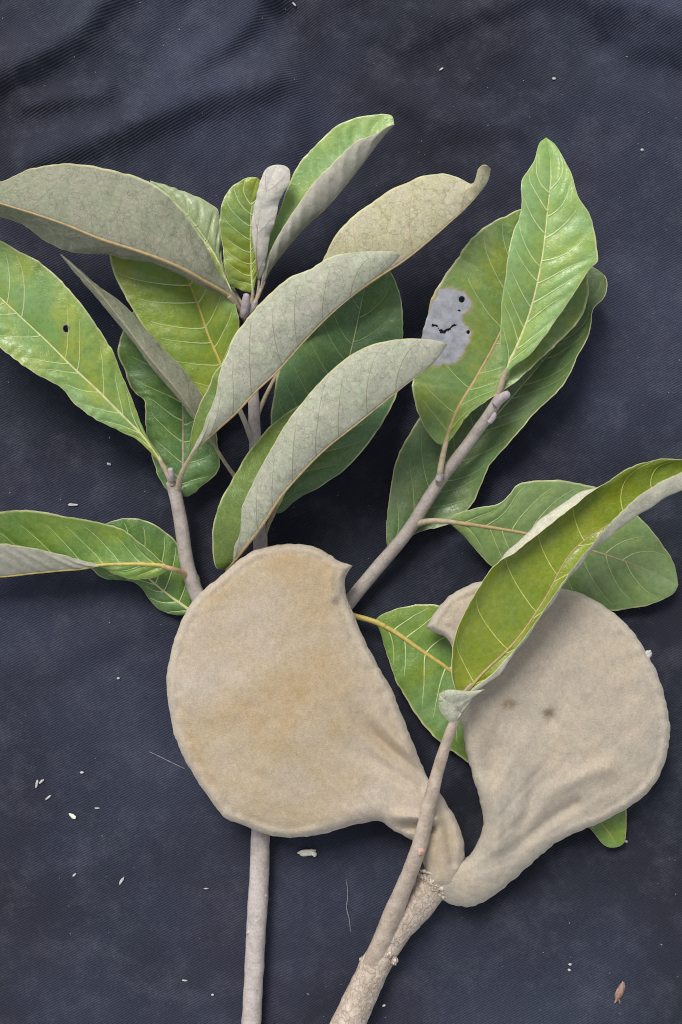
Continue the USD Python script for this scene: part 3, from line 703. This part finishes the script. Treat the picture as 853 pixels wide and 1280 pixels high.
leaf(A, lm['pale'], M=[(284, 712), (306, 685), (329, 655), (351, 621), (377, 591), (407, 561), (445, 531), (482, 501), (512, 477), (540, 455), (559, 430)],
     R=[(283, 700), (291, 670), (302, 636), (317, 602), (336, 565), (362, 524), (392, 486), (422, 456), (452, 436), (482, 426), (520, 423), (548, 426)],
     L=[(272, 712), (266, 690), (266, 668), (274, 632), (291, 599), (310, 565), (332, 539), (359, 516), (400, 495), (460, 470), (510, 448)],
     zM=[24, 66, 84, 92, 86], zR=[24, 62, 88, 98, 88], zL=[24, 48, 52, 62, 84], bL=0, bR=8, petiole=[(322, 762, 14), (298, 730, 18)], rib=2.4, pr=(3, 4), rib_mat=M_RIB_TAN, vein_mat=M_VEIN_FELT, face=-1, vr=0.4, seed=15, veins=8, quilt=1.1,
     label='long leaf folded along its tan midrib, tip over a papery patch')
# shoot on the right
leaf(A, lm['dusky'], M=[(488, 692), (520, 640), (570, 580), (620, 520), (680, 450), (728, 390), (756, 344)],
     L=[(483, 675), (485, 640), (496, 571), (510, 545), (524, 523), (560, 475), (620, 415), (690, 362), (735, 332)],
     R=[(505, 676), (527, 664), (547, 660), (577, 647), (595, 622), (608, 589), (638, 551), (674, 510), (705, 480), (724, 442), (738, 412), (742, 386), (756, 371), (760, 354)],
     zM=[10, 12, 16, 22, 28], zL=[10, 14, 18, 24, 28], zR=[10, 16, 32, 42, 30], bL=4, bR=-5, petiole=[(478, 704, 12)], rib=2.0, pr=(2, 3), seed=16, veins=11, vein_mat=M_VEIN_DARK)
patch = [(549, 362), (560, 359), (574, 363), (584, 368), (590, 377), (588, 387), (580, 393), (578, 402), (586, 410), (589, 418), (584, 430), (578, 446), (565, 455), (548, 456), (530, 450), (520, 440), (527, 416), (535, 390)]
circ = lambda x, y, r: [(x + r * math.cos(a) * 0.95, y + r * math.sin(a)) for a in np.linspace(0, 2 * np.pi, 13)[:-1]]
crack = [(538.5, 407), (543, 405), (546.5, 405.6), (548.5, 408.5), (549.5, 412), (552, 411), (555.5, 413), (558, 411), (562.5, 409.6), (565, 406.5), (571.5, 405), (572, 406.6), (566, 408.6), (563, 412), (559.5, 413.2), (557, 417.3), (553, 416.2), (550.5, 417.8), (548.8, 413.5), (547, 409.5), (544.5, 407.4), (540, 408.6)]
leaf(A, lm['patchy'], M=[(557, 556), (570, 517), (596, 472), (622, 424), (655, 350), (680, 300), (696, 262)],
     L=[(548, 555), (541, 549), (531, 536), (519, 506), (516, 480), (522, 440), (529, 416), (540, 375), (551, 354), (566, 330), (585, 304), (607, 283), (630, 272), (649, 263), (675, 255)],
     R=[(566, 547), (572, 538), (585, 521), (607, 502), (641, 480), (667, 457), (690, 435), (712, 416), (729, 394), (735, 367), (734, 345), (722, 300)],
     zM=[36, 34, 38, 42, 44], zL=[36, 42, 46, 46, 44], zR=[36, 48, 48, 46, 44], bL=2, bR=3, petiole=[(549, 604, 29), (551, 585, 36)], rib=3.2, pr=(3, 4.4), rib_mat=M_RIB_TAN, seed=17, veins=9, slope=0.14,
     patch=patch, holes=[circ(577.5, 374, 4.2), circ(585.5, 415, 2.6), circ(575, 388, 1.7), crack], label='leaf with a dry grey papery patch pierced by small holes')
leaf(A, lm['light'], M=[(629, 474), (636, 455), (650, 425), (663, 390), (672, 355), (680, 310), (685, 262), (689, 215), (683, 172)],
     L=[(631, 462), (628, 446), (625, 424), (626, 394), (630, 360), (634, 330), (641, 292), (649, 270), (653, 247), (652, 228), (660, 214), (669, 199), (675, 178)],
     R=[(642, 458), (660, 446), (675, 428), (694, 402), (712, 376), (727, 352), (739, 334), (748, 326), (746, 300), (739, 270), (724, 247), (716, 221), (705, 199), (694, 180)],
     zM=[52, 58, 66, 68, 60], zL=[52, 66, 74, 74, 60], zR=[52, 66, 72, 74, 60], bL=3, bR=3, petiole=[(623, 498, 47)], rib=3.2, pr=(3.4, 4.2), rib_mat=M_RIB_PALE, seed=18, veins=9, vein_mat=M_VEIN_BRIGHT, vr=1.0)
leaf(A, lm['faded'], M=[(560, 652), (613, 659), (653, 666), (700, 675), (740, 688), (785, 703), (820, 717), (848, 731)],
     L=[(566, 644), (587, 637), (623, 630), (638, 617), (648, 604), (684, 600), (714, 603), (740, 607), (775, 628), (806, 653), (826, 678), (844, 708)],
     R=[(564, 655), (587, 678), (610, 703), (640, 725), (680, 745), (715, 757), (745, 762), (770, 763), (796, 759), (821, 752), (844, 740)],
     zM=[30, 28, 22, 20, 18], zL=[30, 34, 28, 18, 18], zR=[30, 20, 12, 12, 18], bL=3, bR=4, petiole=[(517, 658, 18), (532, 652, 26), (545, 651, 30)], rib=3.0, pr=(3, 4.2), rib_mat=M_RIB_TAN, seed=19, veins=8, vein_mat=M_VEIN)
leaf(A, lm['mid'], M=[(468, 777), (490, 788), (525, 812), (563, 838), (620, 888), (690, 960), (740, 1015), (775, 1058)],
     R=[(472, 782), (481, 810), (496, 850), (522, 896), (547, 924), (582, 952), (630, 990), (690, 1022), (735, 1033), (744, 1042), (751, 1053), (763, 1060)],
     L=[(474, 770), (491, 762), (522, 755), (544, 755), (575, 775), (640, 830), (715, 905), (765, 965), (783, 1008), (783.5, 1030), (782.5, 1048), (779, 1057)],
     zM=[16, 16, 14, 11, 10], zL=[16, 18, 14, 12, 10], zR=[16, 14, 13, 11, 10], bL=2, bR=3, petiole=[(405, 752, 12), (440, 769, 15)], rib=3.4, pr=(3, 4), rib_mat=M_RIB_YELLOW, stalk_mat=M_RIB_YELLOW, seed=20, veins=12, vein_mat=M_VEIN_BRIGHT, slope=0.1, vr=1.0)

# ------------------------------------------------------------------ fruiting branch
B = thing('fruiting_branch', 'woody branch bearing two large flat felted fruits and one upright olive leaf', 'branch')


def fruit(parent, outline, mat, zc, thick, edge_r, creases, spots=(), seed=0, label=None, ripple=1.5):
    pts = np.array(outline, float)
    d = np.r_[0, np.cumsum(np.linalg.norm(np.diff(np.vstack([pts, pts[:1]]), axis=0), axis=1))]
    ring = PchipInterpolator(d, np.vstack([pts, pts[:1]]), axis=0)(np.arange(0, d[-1], 2.6))
    c = ring - np.roll(ring, 1, 0)
    nrm = np.stack([c[:, 1], -c[:, 0]], -1)
    nrm /= np.linalg.norm(nrm, axis=1, keepdims=True) + 1e-9
    s = np.arange(len(ring)) * 2.6
    ring = ring + nrm * ((noise(np.stack([s / 5.5, s * 0, s * 0 + seed], -1), seed) - 0.5) * 1.5)[:, None]
    poly = Polygon(ring).buffer(0)
    if poly.geom_type != 'Polygon':
        poly = max(poly.geoms, key=lambda g: g.area)
    ring = np.array(poly.exterior.coords)[:-1]
    x0, y0, x1, y1 = poly.bounds
    st = 3.4
    gx_, gy_ = np.meshgrid(np.arange(x0, x1, st), np.arange(y0, y1, st * 0.87))
    gx_[1::2] += st / 2
    inner = poly.buffer(-2.2)
    ok = shapely.contains_xy(inner, gx_, gy_)
    sub = [ring]
    for off in (0.8,):
        q = poly.buffer(-off)
        q = q if q.geom_type == 'Polygon' else max(q.geoms, key=lambda g: g.area)
        e = q.exterior
        sub.append(np.array([e.interpolate(k).coords[0] for k in np.arange(0, e.length, 2.6)]))
    P2 = np.vstack(sub + [np.stack([gx_[ok], gy_[ok]], -1)])
    P2[len(ring):] += np.random.default_rng(seed).uniform(-0.4, 0.4, (len(P2) - len(ring), 2))
    tri = Delaunay(P2).simplices
    cen = P2[tri].mean(1)
    tri = tri[shapely.contains_xy(poly, cen[:, 0], cen[:, 1])]
    pp = shapely.points(P2)
    dist = shapely.distance(poly.exterior, pp)
    dist[:len(ring)] = 0
    along = shapely.line_locate_point(poly.exterior, pp)
    x, y = P2[:, 0], P2[:, 1]
    near = np.clip(1 - (np.hypot(x - 555, y - 1100) - 60) / 150, 0, 1)          # thick at the neck, flat in the body
    near = near * near * (3 - 2 * near)
    er = edge_r * (1 - near) + 30 * near
    q = np.clip(dist / er, 0, 1)
    h = (thick * (1 - near) + 25 * near) * (1 - (1 - q) ** 2.2) ** (1 / 2.0)
    h += 8 * (1 - near) * (1 - np.exp(-dist / 60))
    wr = (noise(np.stack([along / 11, dist * 0.02, np.full(len(x), seed)], -1), seed) - 0.5) * ripple * 2 * np.exp(-((dist - 5) / 9) ** 2) * np.clip(dist / 4, 0, 1)
    big = (fbm(np.stack([x / 80, y / 80, np.full(len(x), seed * 1.3)], -1), 4, seed) - 0.5) * 7
    big += (fbm(np.stack([x / 34, y / 34, np.full(len(x), seed * 4.3)], -1), 3, seed + 9) - 0.5) * 5
    fine = (fbm(np.stack([x / 14, y / 14, np.full(len(x), seed * 2.3)], -1), 3, seed + 4) - 0.5) * 1.6
    top = h + (wr + (big + fine) * np.clip(dist / 20, 0, 1))
    # fibres gather towards the stalk
    rr, an = np.hypot(x - 556, y - 1104), np.arctan2(y - 1104, x - 556)
    pull = np.exp(-rr / 150)
    top += (fbm(np.stack([an * 16, rr / 150, np.full(len(x), seed * 5.7)], -1), 3, seed + 20) - 0.5) * (2.2 + 9 * pull) * np.clip(dist / 10, 0, 1) * np.clip(rr / 60, 0, 1)
    # the rim stands off behind a shallow crimped groove
    body = np.clip((rr - 120) / 120, 0, 1)
    crimp = noise(np.stack([along / 7.5, np.zeros(len(x)), np.full(len(x), seed * 1.9)], -1), seed + 30)
    top -= body * (0.9 + 2.0 * crimp) * np.exp(-((dist - 10 - 4 * crimp) / 3.6) ** 2)
    for line, a, w in creases:
        a, w = a * 2.3, w * 0.9
        ln_ = LineString(spline(np.array(line, float), 20))
        dd = shapely.distance(ln_, pp)
        tt = np.clip(shapely.line_locate_point(ln_, pp) / ln_.length * 1.7, 0, 1)
        a = a * (tt * tt * (3 - 2 * tt))
        w = w * (1.6 - 0.6 * tt)
        top += a * np.exp(-(dd / w) ** 2) * np.clip(dist / 8, 0, 1)
    zb = zc(x, y)
    V = np.vstack([np.c_[x, y, zb + top], np.c_[x, y, zb - h * 0.95]])
    n = len(P2)
    # the rim is shared between the two faces
    remap = np.arange(2 * n)
    remap[n:n + len(ring)] = np.arange(len(ring))
    t2 = tri[:, ::-1] + n
    # plan y runs down: after W the winding turns over
    F_ = np.vstack([tri[:, ::-1], remap[t2[:, ::-1]]])
    bl = np.zeros(n)
    for bx, by, br in spots:
        bl = np.maximum(bl, np.exp(-(((x - bx) / br) ** 2 + ((y - by) / (br * 0.75)) ** 2)))
    sk = np.stack([np.clip(dist / 60, 0, 1), bl, bl * 0], -1)
    return put(parent, 'fruit', W(V), F_, mat, {'skin': np.vstack([sk, sk])}, label=label)


out1 = [(441, 707), (434, 717), (431, 728), (434, 747), (443, 770), (453, 794), (470, 827), (491, 865), (508, 907), (523, 945), (538, 977), (550, 992), (562, 1010), (573, 1030), (579, 1048), (581, 1068), (575, 1090), (563, 1110),
        (545, 1112), (529, 1080), (516, 1051), (505, 1045), (494, 1039), (482, 1031), (474, 1026), (453, 1029), (428, 1036), (390, 1045), (360, 1047), (335, 1044), (314, 1036), (280, 1021), (263, 1000), (242, 969), (227, 941), (215, 907), (211, 880), (208, 853),
        (210, 835), (215, 812), (223, 785), (234, 762), (251, 741), (276, 720), (297, 701), (322, 687), (348, 681), (369, 680), (390, 683), (407, 690), (424, 701)]
fruit(B, out1, M_FRUIT, lambda x, y: 43 + 17 * np.clip(np.hypot(x - 552, y - 1092) / 260, 0, 1), 13, 9,
      [([(430, 860), (470, 920), (530, 965)], -5, 9), ([(455, 880), (500, 930), (528, 962)], 3, 7), ([(410, 915), (460, 945), (525, 985)], -3, 10),
       ([(474, 1022), (505, 1021), (545, 1024)], 5, 6), ([(480, 1034), (510, 1034), (540, 1036)], -5, 6), ([(545, 1000), (560, 1040), (566, 1080)], -3, 6), ([(425, 705), (415, 720), (418, 745)], 3, 8)],
      seed=1, label='ochre felted fruit lying over the leafy branch stem')
out2 = [(533, 785), (538, 776), (545, 764), (562, 745), (583, 733), (601, 727), (640, 722), (675, 727), (703, 736), (723, 740), (748, 753), (773, 770), (794, 793), (812, 822), (825, 849), (833, 878), (838, 912), (834, 944), (823, 973), (806, 995), (785, 1010),
        (765, 1021), (740, 1033), (715, 1043), (692, 1056), (678, 1068), (659, 1085), (641, 1101), (620, 1118), (599, 1130), (585, 1134), (568, 1132), (554, 1126), (540, 1113), (538, 1092), (552, 1076), (574, 1074), (588, 1068), (599, 1048), (605, 1028), (600, 1002), (591, 969), (583, 940), (579, 911), (575, 878), (568, 845), (566, 812), (556, 795), (546, 792)]
fruit(B, out2, M_FRUIT_2, lambda x, y: 33 + 15 * np.clip(np.hypot(x - 570, y - 1108) / 200, 0, 1), 13, 9,
      [([(600, 1085), (640, 1040), (690, 990), (760, 960)], 3, 12), ([(612, 1100), (662, 1045), (720, 1005)], -4, 9), ([(672, 950), (668, 990), (650, 1035)], -4, 10), ([(605, 960), (622, 1010), (620, 1060)], 3, 10),
       ([(690, 850), (640, 900), (610, 960)], -3, 20), ([(686, 885), (690, 900)], -3, 8)],
      spots=[(637, 880, 11), (686, 893, 9)], seed=2, label='greyer felted fruit with two small brown blemishes')

# thick woody stem, torn at its top
v, f = tube([(412, 1335, 22), (436, 1280, 23), (462, 1222, 24), (489, 1174, 25), (515, 1140, 28), (536, 1114, 32), (552, 1092, 36)], [24, 21.8, 20.2, 19.2, 18.6, 21.5, 19], n=170, sides=40, rough=1.7, seed=21, lump=13)
put(B, 'stem', W(v), f, M_WOOD)
v, f = tube([(458, 1222, 27), (469, 1197, 33), (480, 1172, 38), (493, 1138, 48), (508, 1102, 61), (525, 1056, 76), (537, 1005, 84), (554, 942, 88), (568, 903, 93), (577, 886, 96)], [11, 12.4, 12.2, 10.8, 10.0, 9.4, 8.8, 7.6, 6.6, 5.4], n=170, sides=18, rough=0.9, seed=22, lump=12)
put(B, 'twig', W(v), f, M_BROWN_TWIG)
rng = np.random.default_rng(4)


def chip(x, y, z, a, b, c, rot, seed, tilt=0.0):
    """A small irregular flake: a lumpy flattened pebble."""
    m = trimesh.creation.icosphere(2)
    vv = np.array(m.vertices)
    vv *= (0.45 + 1.1 * fbm(vv * 1.9 + seed * 3.7, 3, seed))[:, None]
    vv = vv * [a, b, c]
    vv[:, 2] += tilt * vv[:, 0]
    cr, sr = math.cos(rot), math.sin(rot)
    vv = np.stack([vv[:, 0] * cr - vv[:, 1] * sr + x, vv[:, 0] * sr + vv[:, 1] * cr + y, vv[:, 2] + z], -1)
    return vv, np.array(m.faces)[:, ::-1]


import trimesh
m = trimesh.creation.icosphere(5)
tv = np.array(m.vertices)
tv = tv * (1 + 0.42 * (fbm(tv * 2.6 + 4.0, 4, 61) - 0.5) + 0.30 * (fbm(tv * 8.0, 3, 62) - 0.5))[:, None] * [23, 15, 17]
ca, sa = math.cos(0.78), math.sin(0.78)
tv = np.stack([tv[:, 0] * ca - tv[:, 1] * sa + 545, tv[:, 0] * sa + tv[:, 1] * ca + 1104, tv[:, 2] + 41], -1)
put(B, 'torn_joint', W(tv), np.array(m.faces)[:, ::-1], M_TORN)
for k, (x, y, z, a, b, r) in enumerate([(527, 1095, 50, 8, 2.6, 0.7), (533, 1090, 55, 9, 2.2, 0.3), (560, 1111, 46, 8, 2.4, 1.35), (556, 1122, 38, 7, 2.6, 0.4), (545, 1093, 57, 7, 2.0, 0.15), (530, 1106, 48, 7, 2.4, 2.3)]):
    v, f = chip(x, y, z, a, b, 3.0, r, 30 + k)
    put(B, 'bark_flake', W(v), f, M_TORN)
v, f = chip(526.5, 1064, 83.5, 5.6, 4.2, 2.2, 1.9, 51)
put(B, 'leaf_scar', W(v), f, M_SCAR)
for k, (x, y, z, r) in enumerate([(479, 1151, 40, 3.0), (484, 1143, 42, 2.2), (453, 1200, 28, 3.4), (493, 1201, 36, 4.5), (487, 1194, 41, 4)]):
    v, f = chip(x, y, z, r * 1.2, r, r, 0.4 * k, 60 + k)
    put(B, 'node', W(v), f, M_TORN if k > 2 else M_BROWN_TWIG)

leaf(B, lm['olive'], M=[(576, 876), (600, 846), (643, 804), (682, 748), (715, 690), (783, 642), (840, 602), (905, 560)],
     L=[(570, 861), (565, 840), (565, 815), (572, 785), (587, 754), (605, 724), (623, 703), (648, 688), (684, 658), (719, 632), (750, 609), (780, 589), (806, 577), (831, 573), (853, 574), (885, 562)],
     R=[(590, 862), (604, 852), (628, 830), (653, 800), (679, 764), (704, 729), (730, 693), (755, 663), (785, 632), (816, 607), (853, 589), (890, 566)],
     foldL=[(570, 864), (566, 848), (570, 815), (580, 785), (596, 754), (612, 724), (628, 698), (645, 676), (668, 654), (694, 631), (722, 616), (738, 612), (755, 612), (785, 598), (820, 584), (860, 578), (888, 566)],
     foldR=[(592, 866), (608, 856), (630, 836), (652, 804), (678, 768), (706, 730), (728, 702), (752, 679), (785, 656), (816, 633), (853, 613), (888, 584)],
     zM=[98, 104, 112, 118, 122], zL=[98, 134, 142, 138, 124], zR=[98, 124, 138, 142, 124], zFL=[98, 118, 126, 126, 123], zFR=[98, 112, 122, 126, 123],
     bL=-3, bR=-2, petiole=[(572, 896, 94)], rib=2.2, pr=(3, 4.6), rib_mat=M_RIB_TAN, seed=24, veins=7, vein_mat=M_VEIN_YG, vr=0.75, quilt=2.2, slope=0.14, label='olive green leaf standing over the greyer fruit')
leaf(B, lm['pale'], M=[(578, 892), (568, 884), (556, 874), (549, 868)],
     L=[(584, 884), (590, 874), (606, 862), (585, 864), (562, 862)],
     R=[(574, 898), (566, 904), (556, 897), (549, 884)],
     zM=[96, 104, 104, 98], zL=[96, 110, 112, 98], zR=[96, 98, 96, 96], bL=4, bR=3, rib=1.0, rib_mat=M_RIB_GREY, vein_mat=M_VEIN_FELT, face=-1, seed=25, veins=2, vr=0.4, wav=1.0,
     label='small curled grey leaf lobe at the twig tip')

# ------------------------------------------------------------------ crumbs and lint on the cloth
FL = [
    (46, 980, 6.0, 2.0, 1.75, 'white flake, left one of a forked pair, on cloth left of the ochre fruit'),
    (52, 977, 5.0, 1.9, -0.7, 'white flake, right one of a forked pair, on cloth left of the ochre fruit'),
    (60.5, 997, 5.6, 1.7, -0.66, 'white sliver slanting just below the forked pair of flakes'),
    (91, 1020.5, 6.2, 3.0, 0.6, 'broad greyish flake on the cloth below the white sliver'),
    (102.5, 966, 2.8, 1.7, 0.0, 'tiny round white crumb right of the forked pair of flakes'),
    (121.5, 1010.5, 3.8, 1.3, 0.0, 'thin pale flake right of the broad greyish flake'),
    (152, 1101.5, 6.4, 2.2, -1.0, 'bright white curved flake, largest on the cloth at lower left'),
    (93, 1094, 3.6, 1.6, -0.7, 'small bent white flake left of the bright curved one'),
    (258, 1111, 3.8, 1.2, 0.0, 'thin white sliver beside the grey stem at lower left'),
    (231, 1226, 3.8, 1.4, 0.1, 'thin white sliver low on the cloth beside the grey stem'),
    (266, 1244, 2.2, 1.8, 0.0, 'tiny round white crumb near the lower end of the grey stem'),
    (91, 631, 8.0, 2.1, 0.05, 'long white flake on dark cloth above the left leaf'),
    (136, 580, 3.2, 2.0, 0.3, 'small white crumb on dark cloth below the leaf with a hole'),
    (148, 848, 2.4, 2.0, 0.0, 'round white crumb on cloth left of the ochre fruit, highest there'),
    (693, 98, 2.6, 2.2, 0.0, 'round white crumb on cloth above the tallest green leaf'),
    (803, 187, 2.4, 2.2, 0.0, 'round white crumb on cloth right of the tallest green leaf'),
    (552, 86, 3.6, 1.4, -0.6, 'pale sliver on cloth above the hooked beige leaf'),
    (713, 1206, 2.6, 2.2, 0.0, 'upper white crumb of a close pair near the brown chip'),
    (712, 1213, 2.4, 2.0, 0.4, 'lower white crumb of a close pair near the brown chip'),
    (480, 1257.5, 2.6, 1.9, -0.4, 'cream crumb on cloth right of the woody stem'),
    (783, 1052, 2.4, 2.0, 0.0, 'white crumb beside the green leaf tip under the greyer fruit'),
    (368, 5, 4.0, 1.5, 0.8, 'white flake at the top edge of the cloth'),
]
for k, (x, y, a, b, r, lab) in enumerate(FL):
    v, f = chip(x, y, ground(x, y) + 1.2, a * 0.8, b * 0.75, 1.1, r, 80 + k)
    p = put('/World', 'white_flake', W(v), f, M_WHITE if k not in (3, 19) else M_CREAM)
    tag(p, lab, 'flake', 'small pale flakes lying on the cloth')
v, f = chip(810.5, 818, 48, 4.6, 5.6, 5, 0.5, 130)
p = put('/World', 'white_fluff', W(v), f, M_WHITE)
tag(p, 'bright white tuft of fluff stuck on the edge of the greyer fruit', 'fluff')
v1 = [chip(384, 1066, ground(384, 1066) + 2.5, 10.5, 4.6, 2.8, -0.05, 140), chip(392, 1067, ground(384, 1066) + 2.5, 4.5, 3.4, 2.4, 0.6, 141)]
v, f = join(v1)
p = put('/World', 'cream_crumb', W(v), f, M_CREAM)
tag(p, 'cream coloured crumb just below the ochre fruit', 'crumb')
C = thing('wood_chip', 'small reddish brown wood chip on the cloth at lower right', 'chip')
gz = ground(775, 1240) + 3
v, f = chip(775.5, 1239, gz, 12.5, 4.6, 4.0, -1.2, 151)
put(C, 'chip_body', W(v), f, M_CHIP)
v, f = tube([(772, 1248, gz), (769, 1254, gz + 0.5)], [1.8, 0.9], n=6, sides=7)
put(C, 'splinter', W(v), f, M_CHIP)
v, f = tube([(774, 1248, gz), (775.5, 1255, gz + 0.5)], [1.6, 0.8], n=6, sides=7)
put(C, 'splinter', W(v), f, M_CHIP)
# loose threads
for pts, lab in (([(433, 1101), (435, 1118), (433.5, 1135), (437, 1150), (438, 1165)], 'thin pale thread lying upright between the two stems'),
                 ([(187, 940), (200, 946), (214, 953), (231, 961)], 'thin pale thread running to the left edge of the ochre fruit')):
    pts3 = [(x, y, ground(x, y) + 0.7) for x, y in pts]
    v, f = tube(pts3, [0.3, 0.45, 0.25], n=40, sides=6)
    p = put('/World', 'loose_thread', W(v), f, M_LINT)
    tag(p, lab, 'thread', 'loose threads on the cloth')
# lint: specks nobody would count
rng = np.random.default_rng(12)
n_l = 300
lx, ly = rng.uniform(-40, 895, n_l), rng.uniform(-40, 1320, n_l)
lz = cloth_height(lx[None], ly[None])[0] - 7.0
parts = []
oct_v = np.array([[1, 0, 0], [-1, 0, 0], [0, 1, 0], [0, -1, 0], [0, 0, 1], [0, 0, -1]], float)
oct_f = np.array([[0, 2, 4], [2, 1, 4], [1, 3, 4], [3, 0, 4], [2, 0, 5], [1, 2, 5], [3, 1, 5], [0, 3, 5]])[:, ::-1]
for x, y, z in zip(lx, ly, lz):
    r = rng.uniform(0.3, 0.65) * (1.7 if rng.random() < 0.08 else 1)
    e = rng.uniform(1, 2.6)
    a = rng.uniform(0, np.pi)
    q = oct_v * [r * e, r, r * 0.7]
    q = np.stack([q[:, 0] * math.cos(a) - q[:, 1] * math.sin(a), q[:, 0] * math.sin(a) + q[:, 1] * math.cos(a), q[:, 2]], -1)
    parts.append((q + [x, y, z + 0.6], oct_f))
v, f = join(parts)
p = put('/World', 'lint', W(v), f, M_LINT)
tag(p, 'fine pale lint specks scattered over the black cloth', 'lint', kind='stuff')
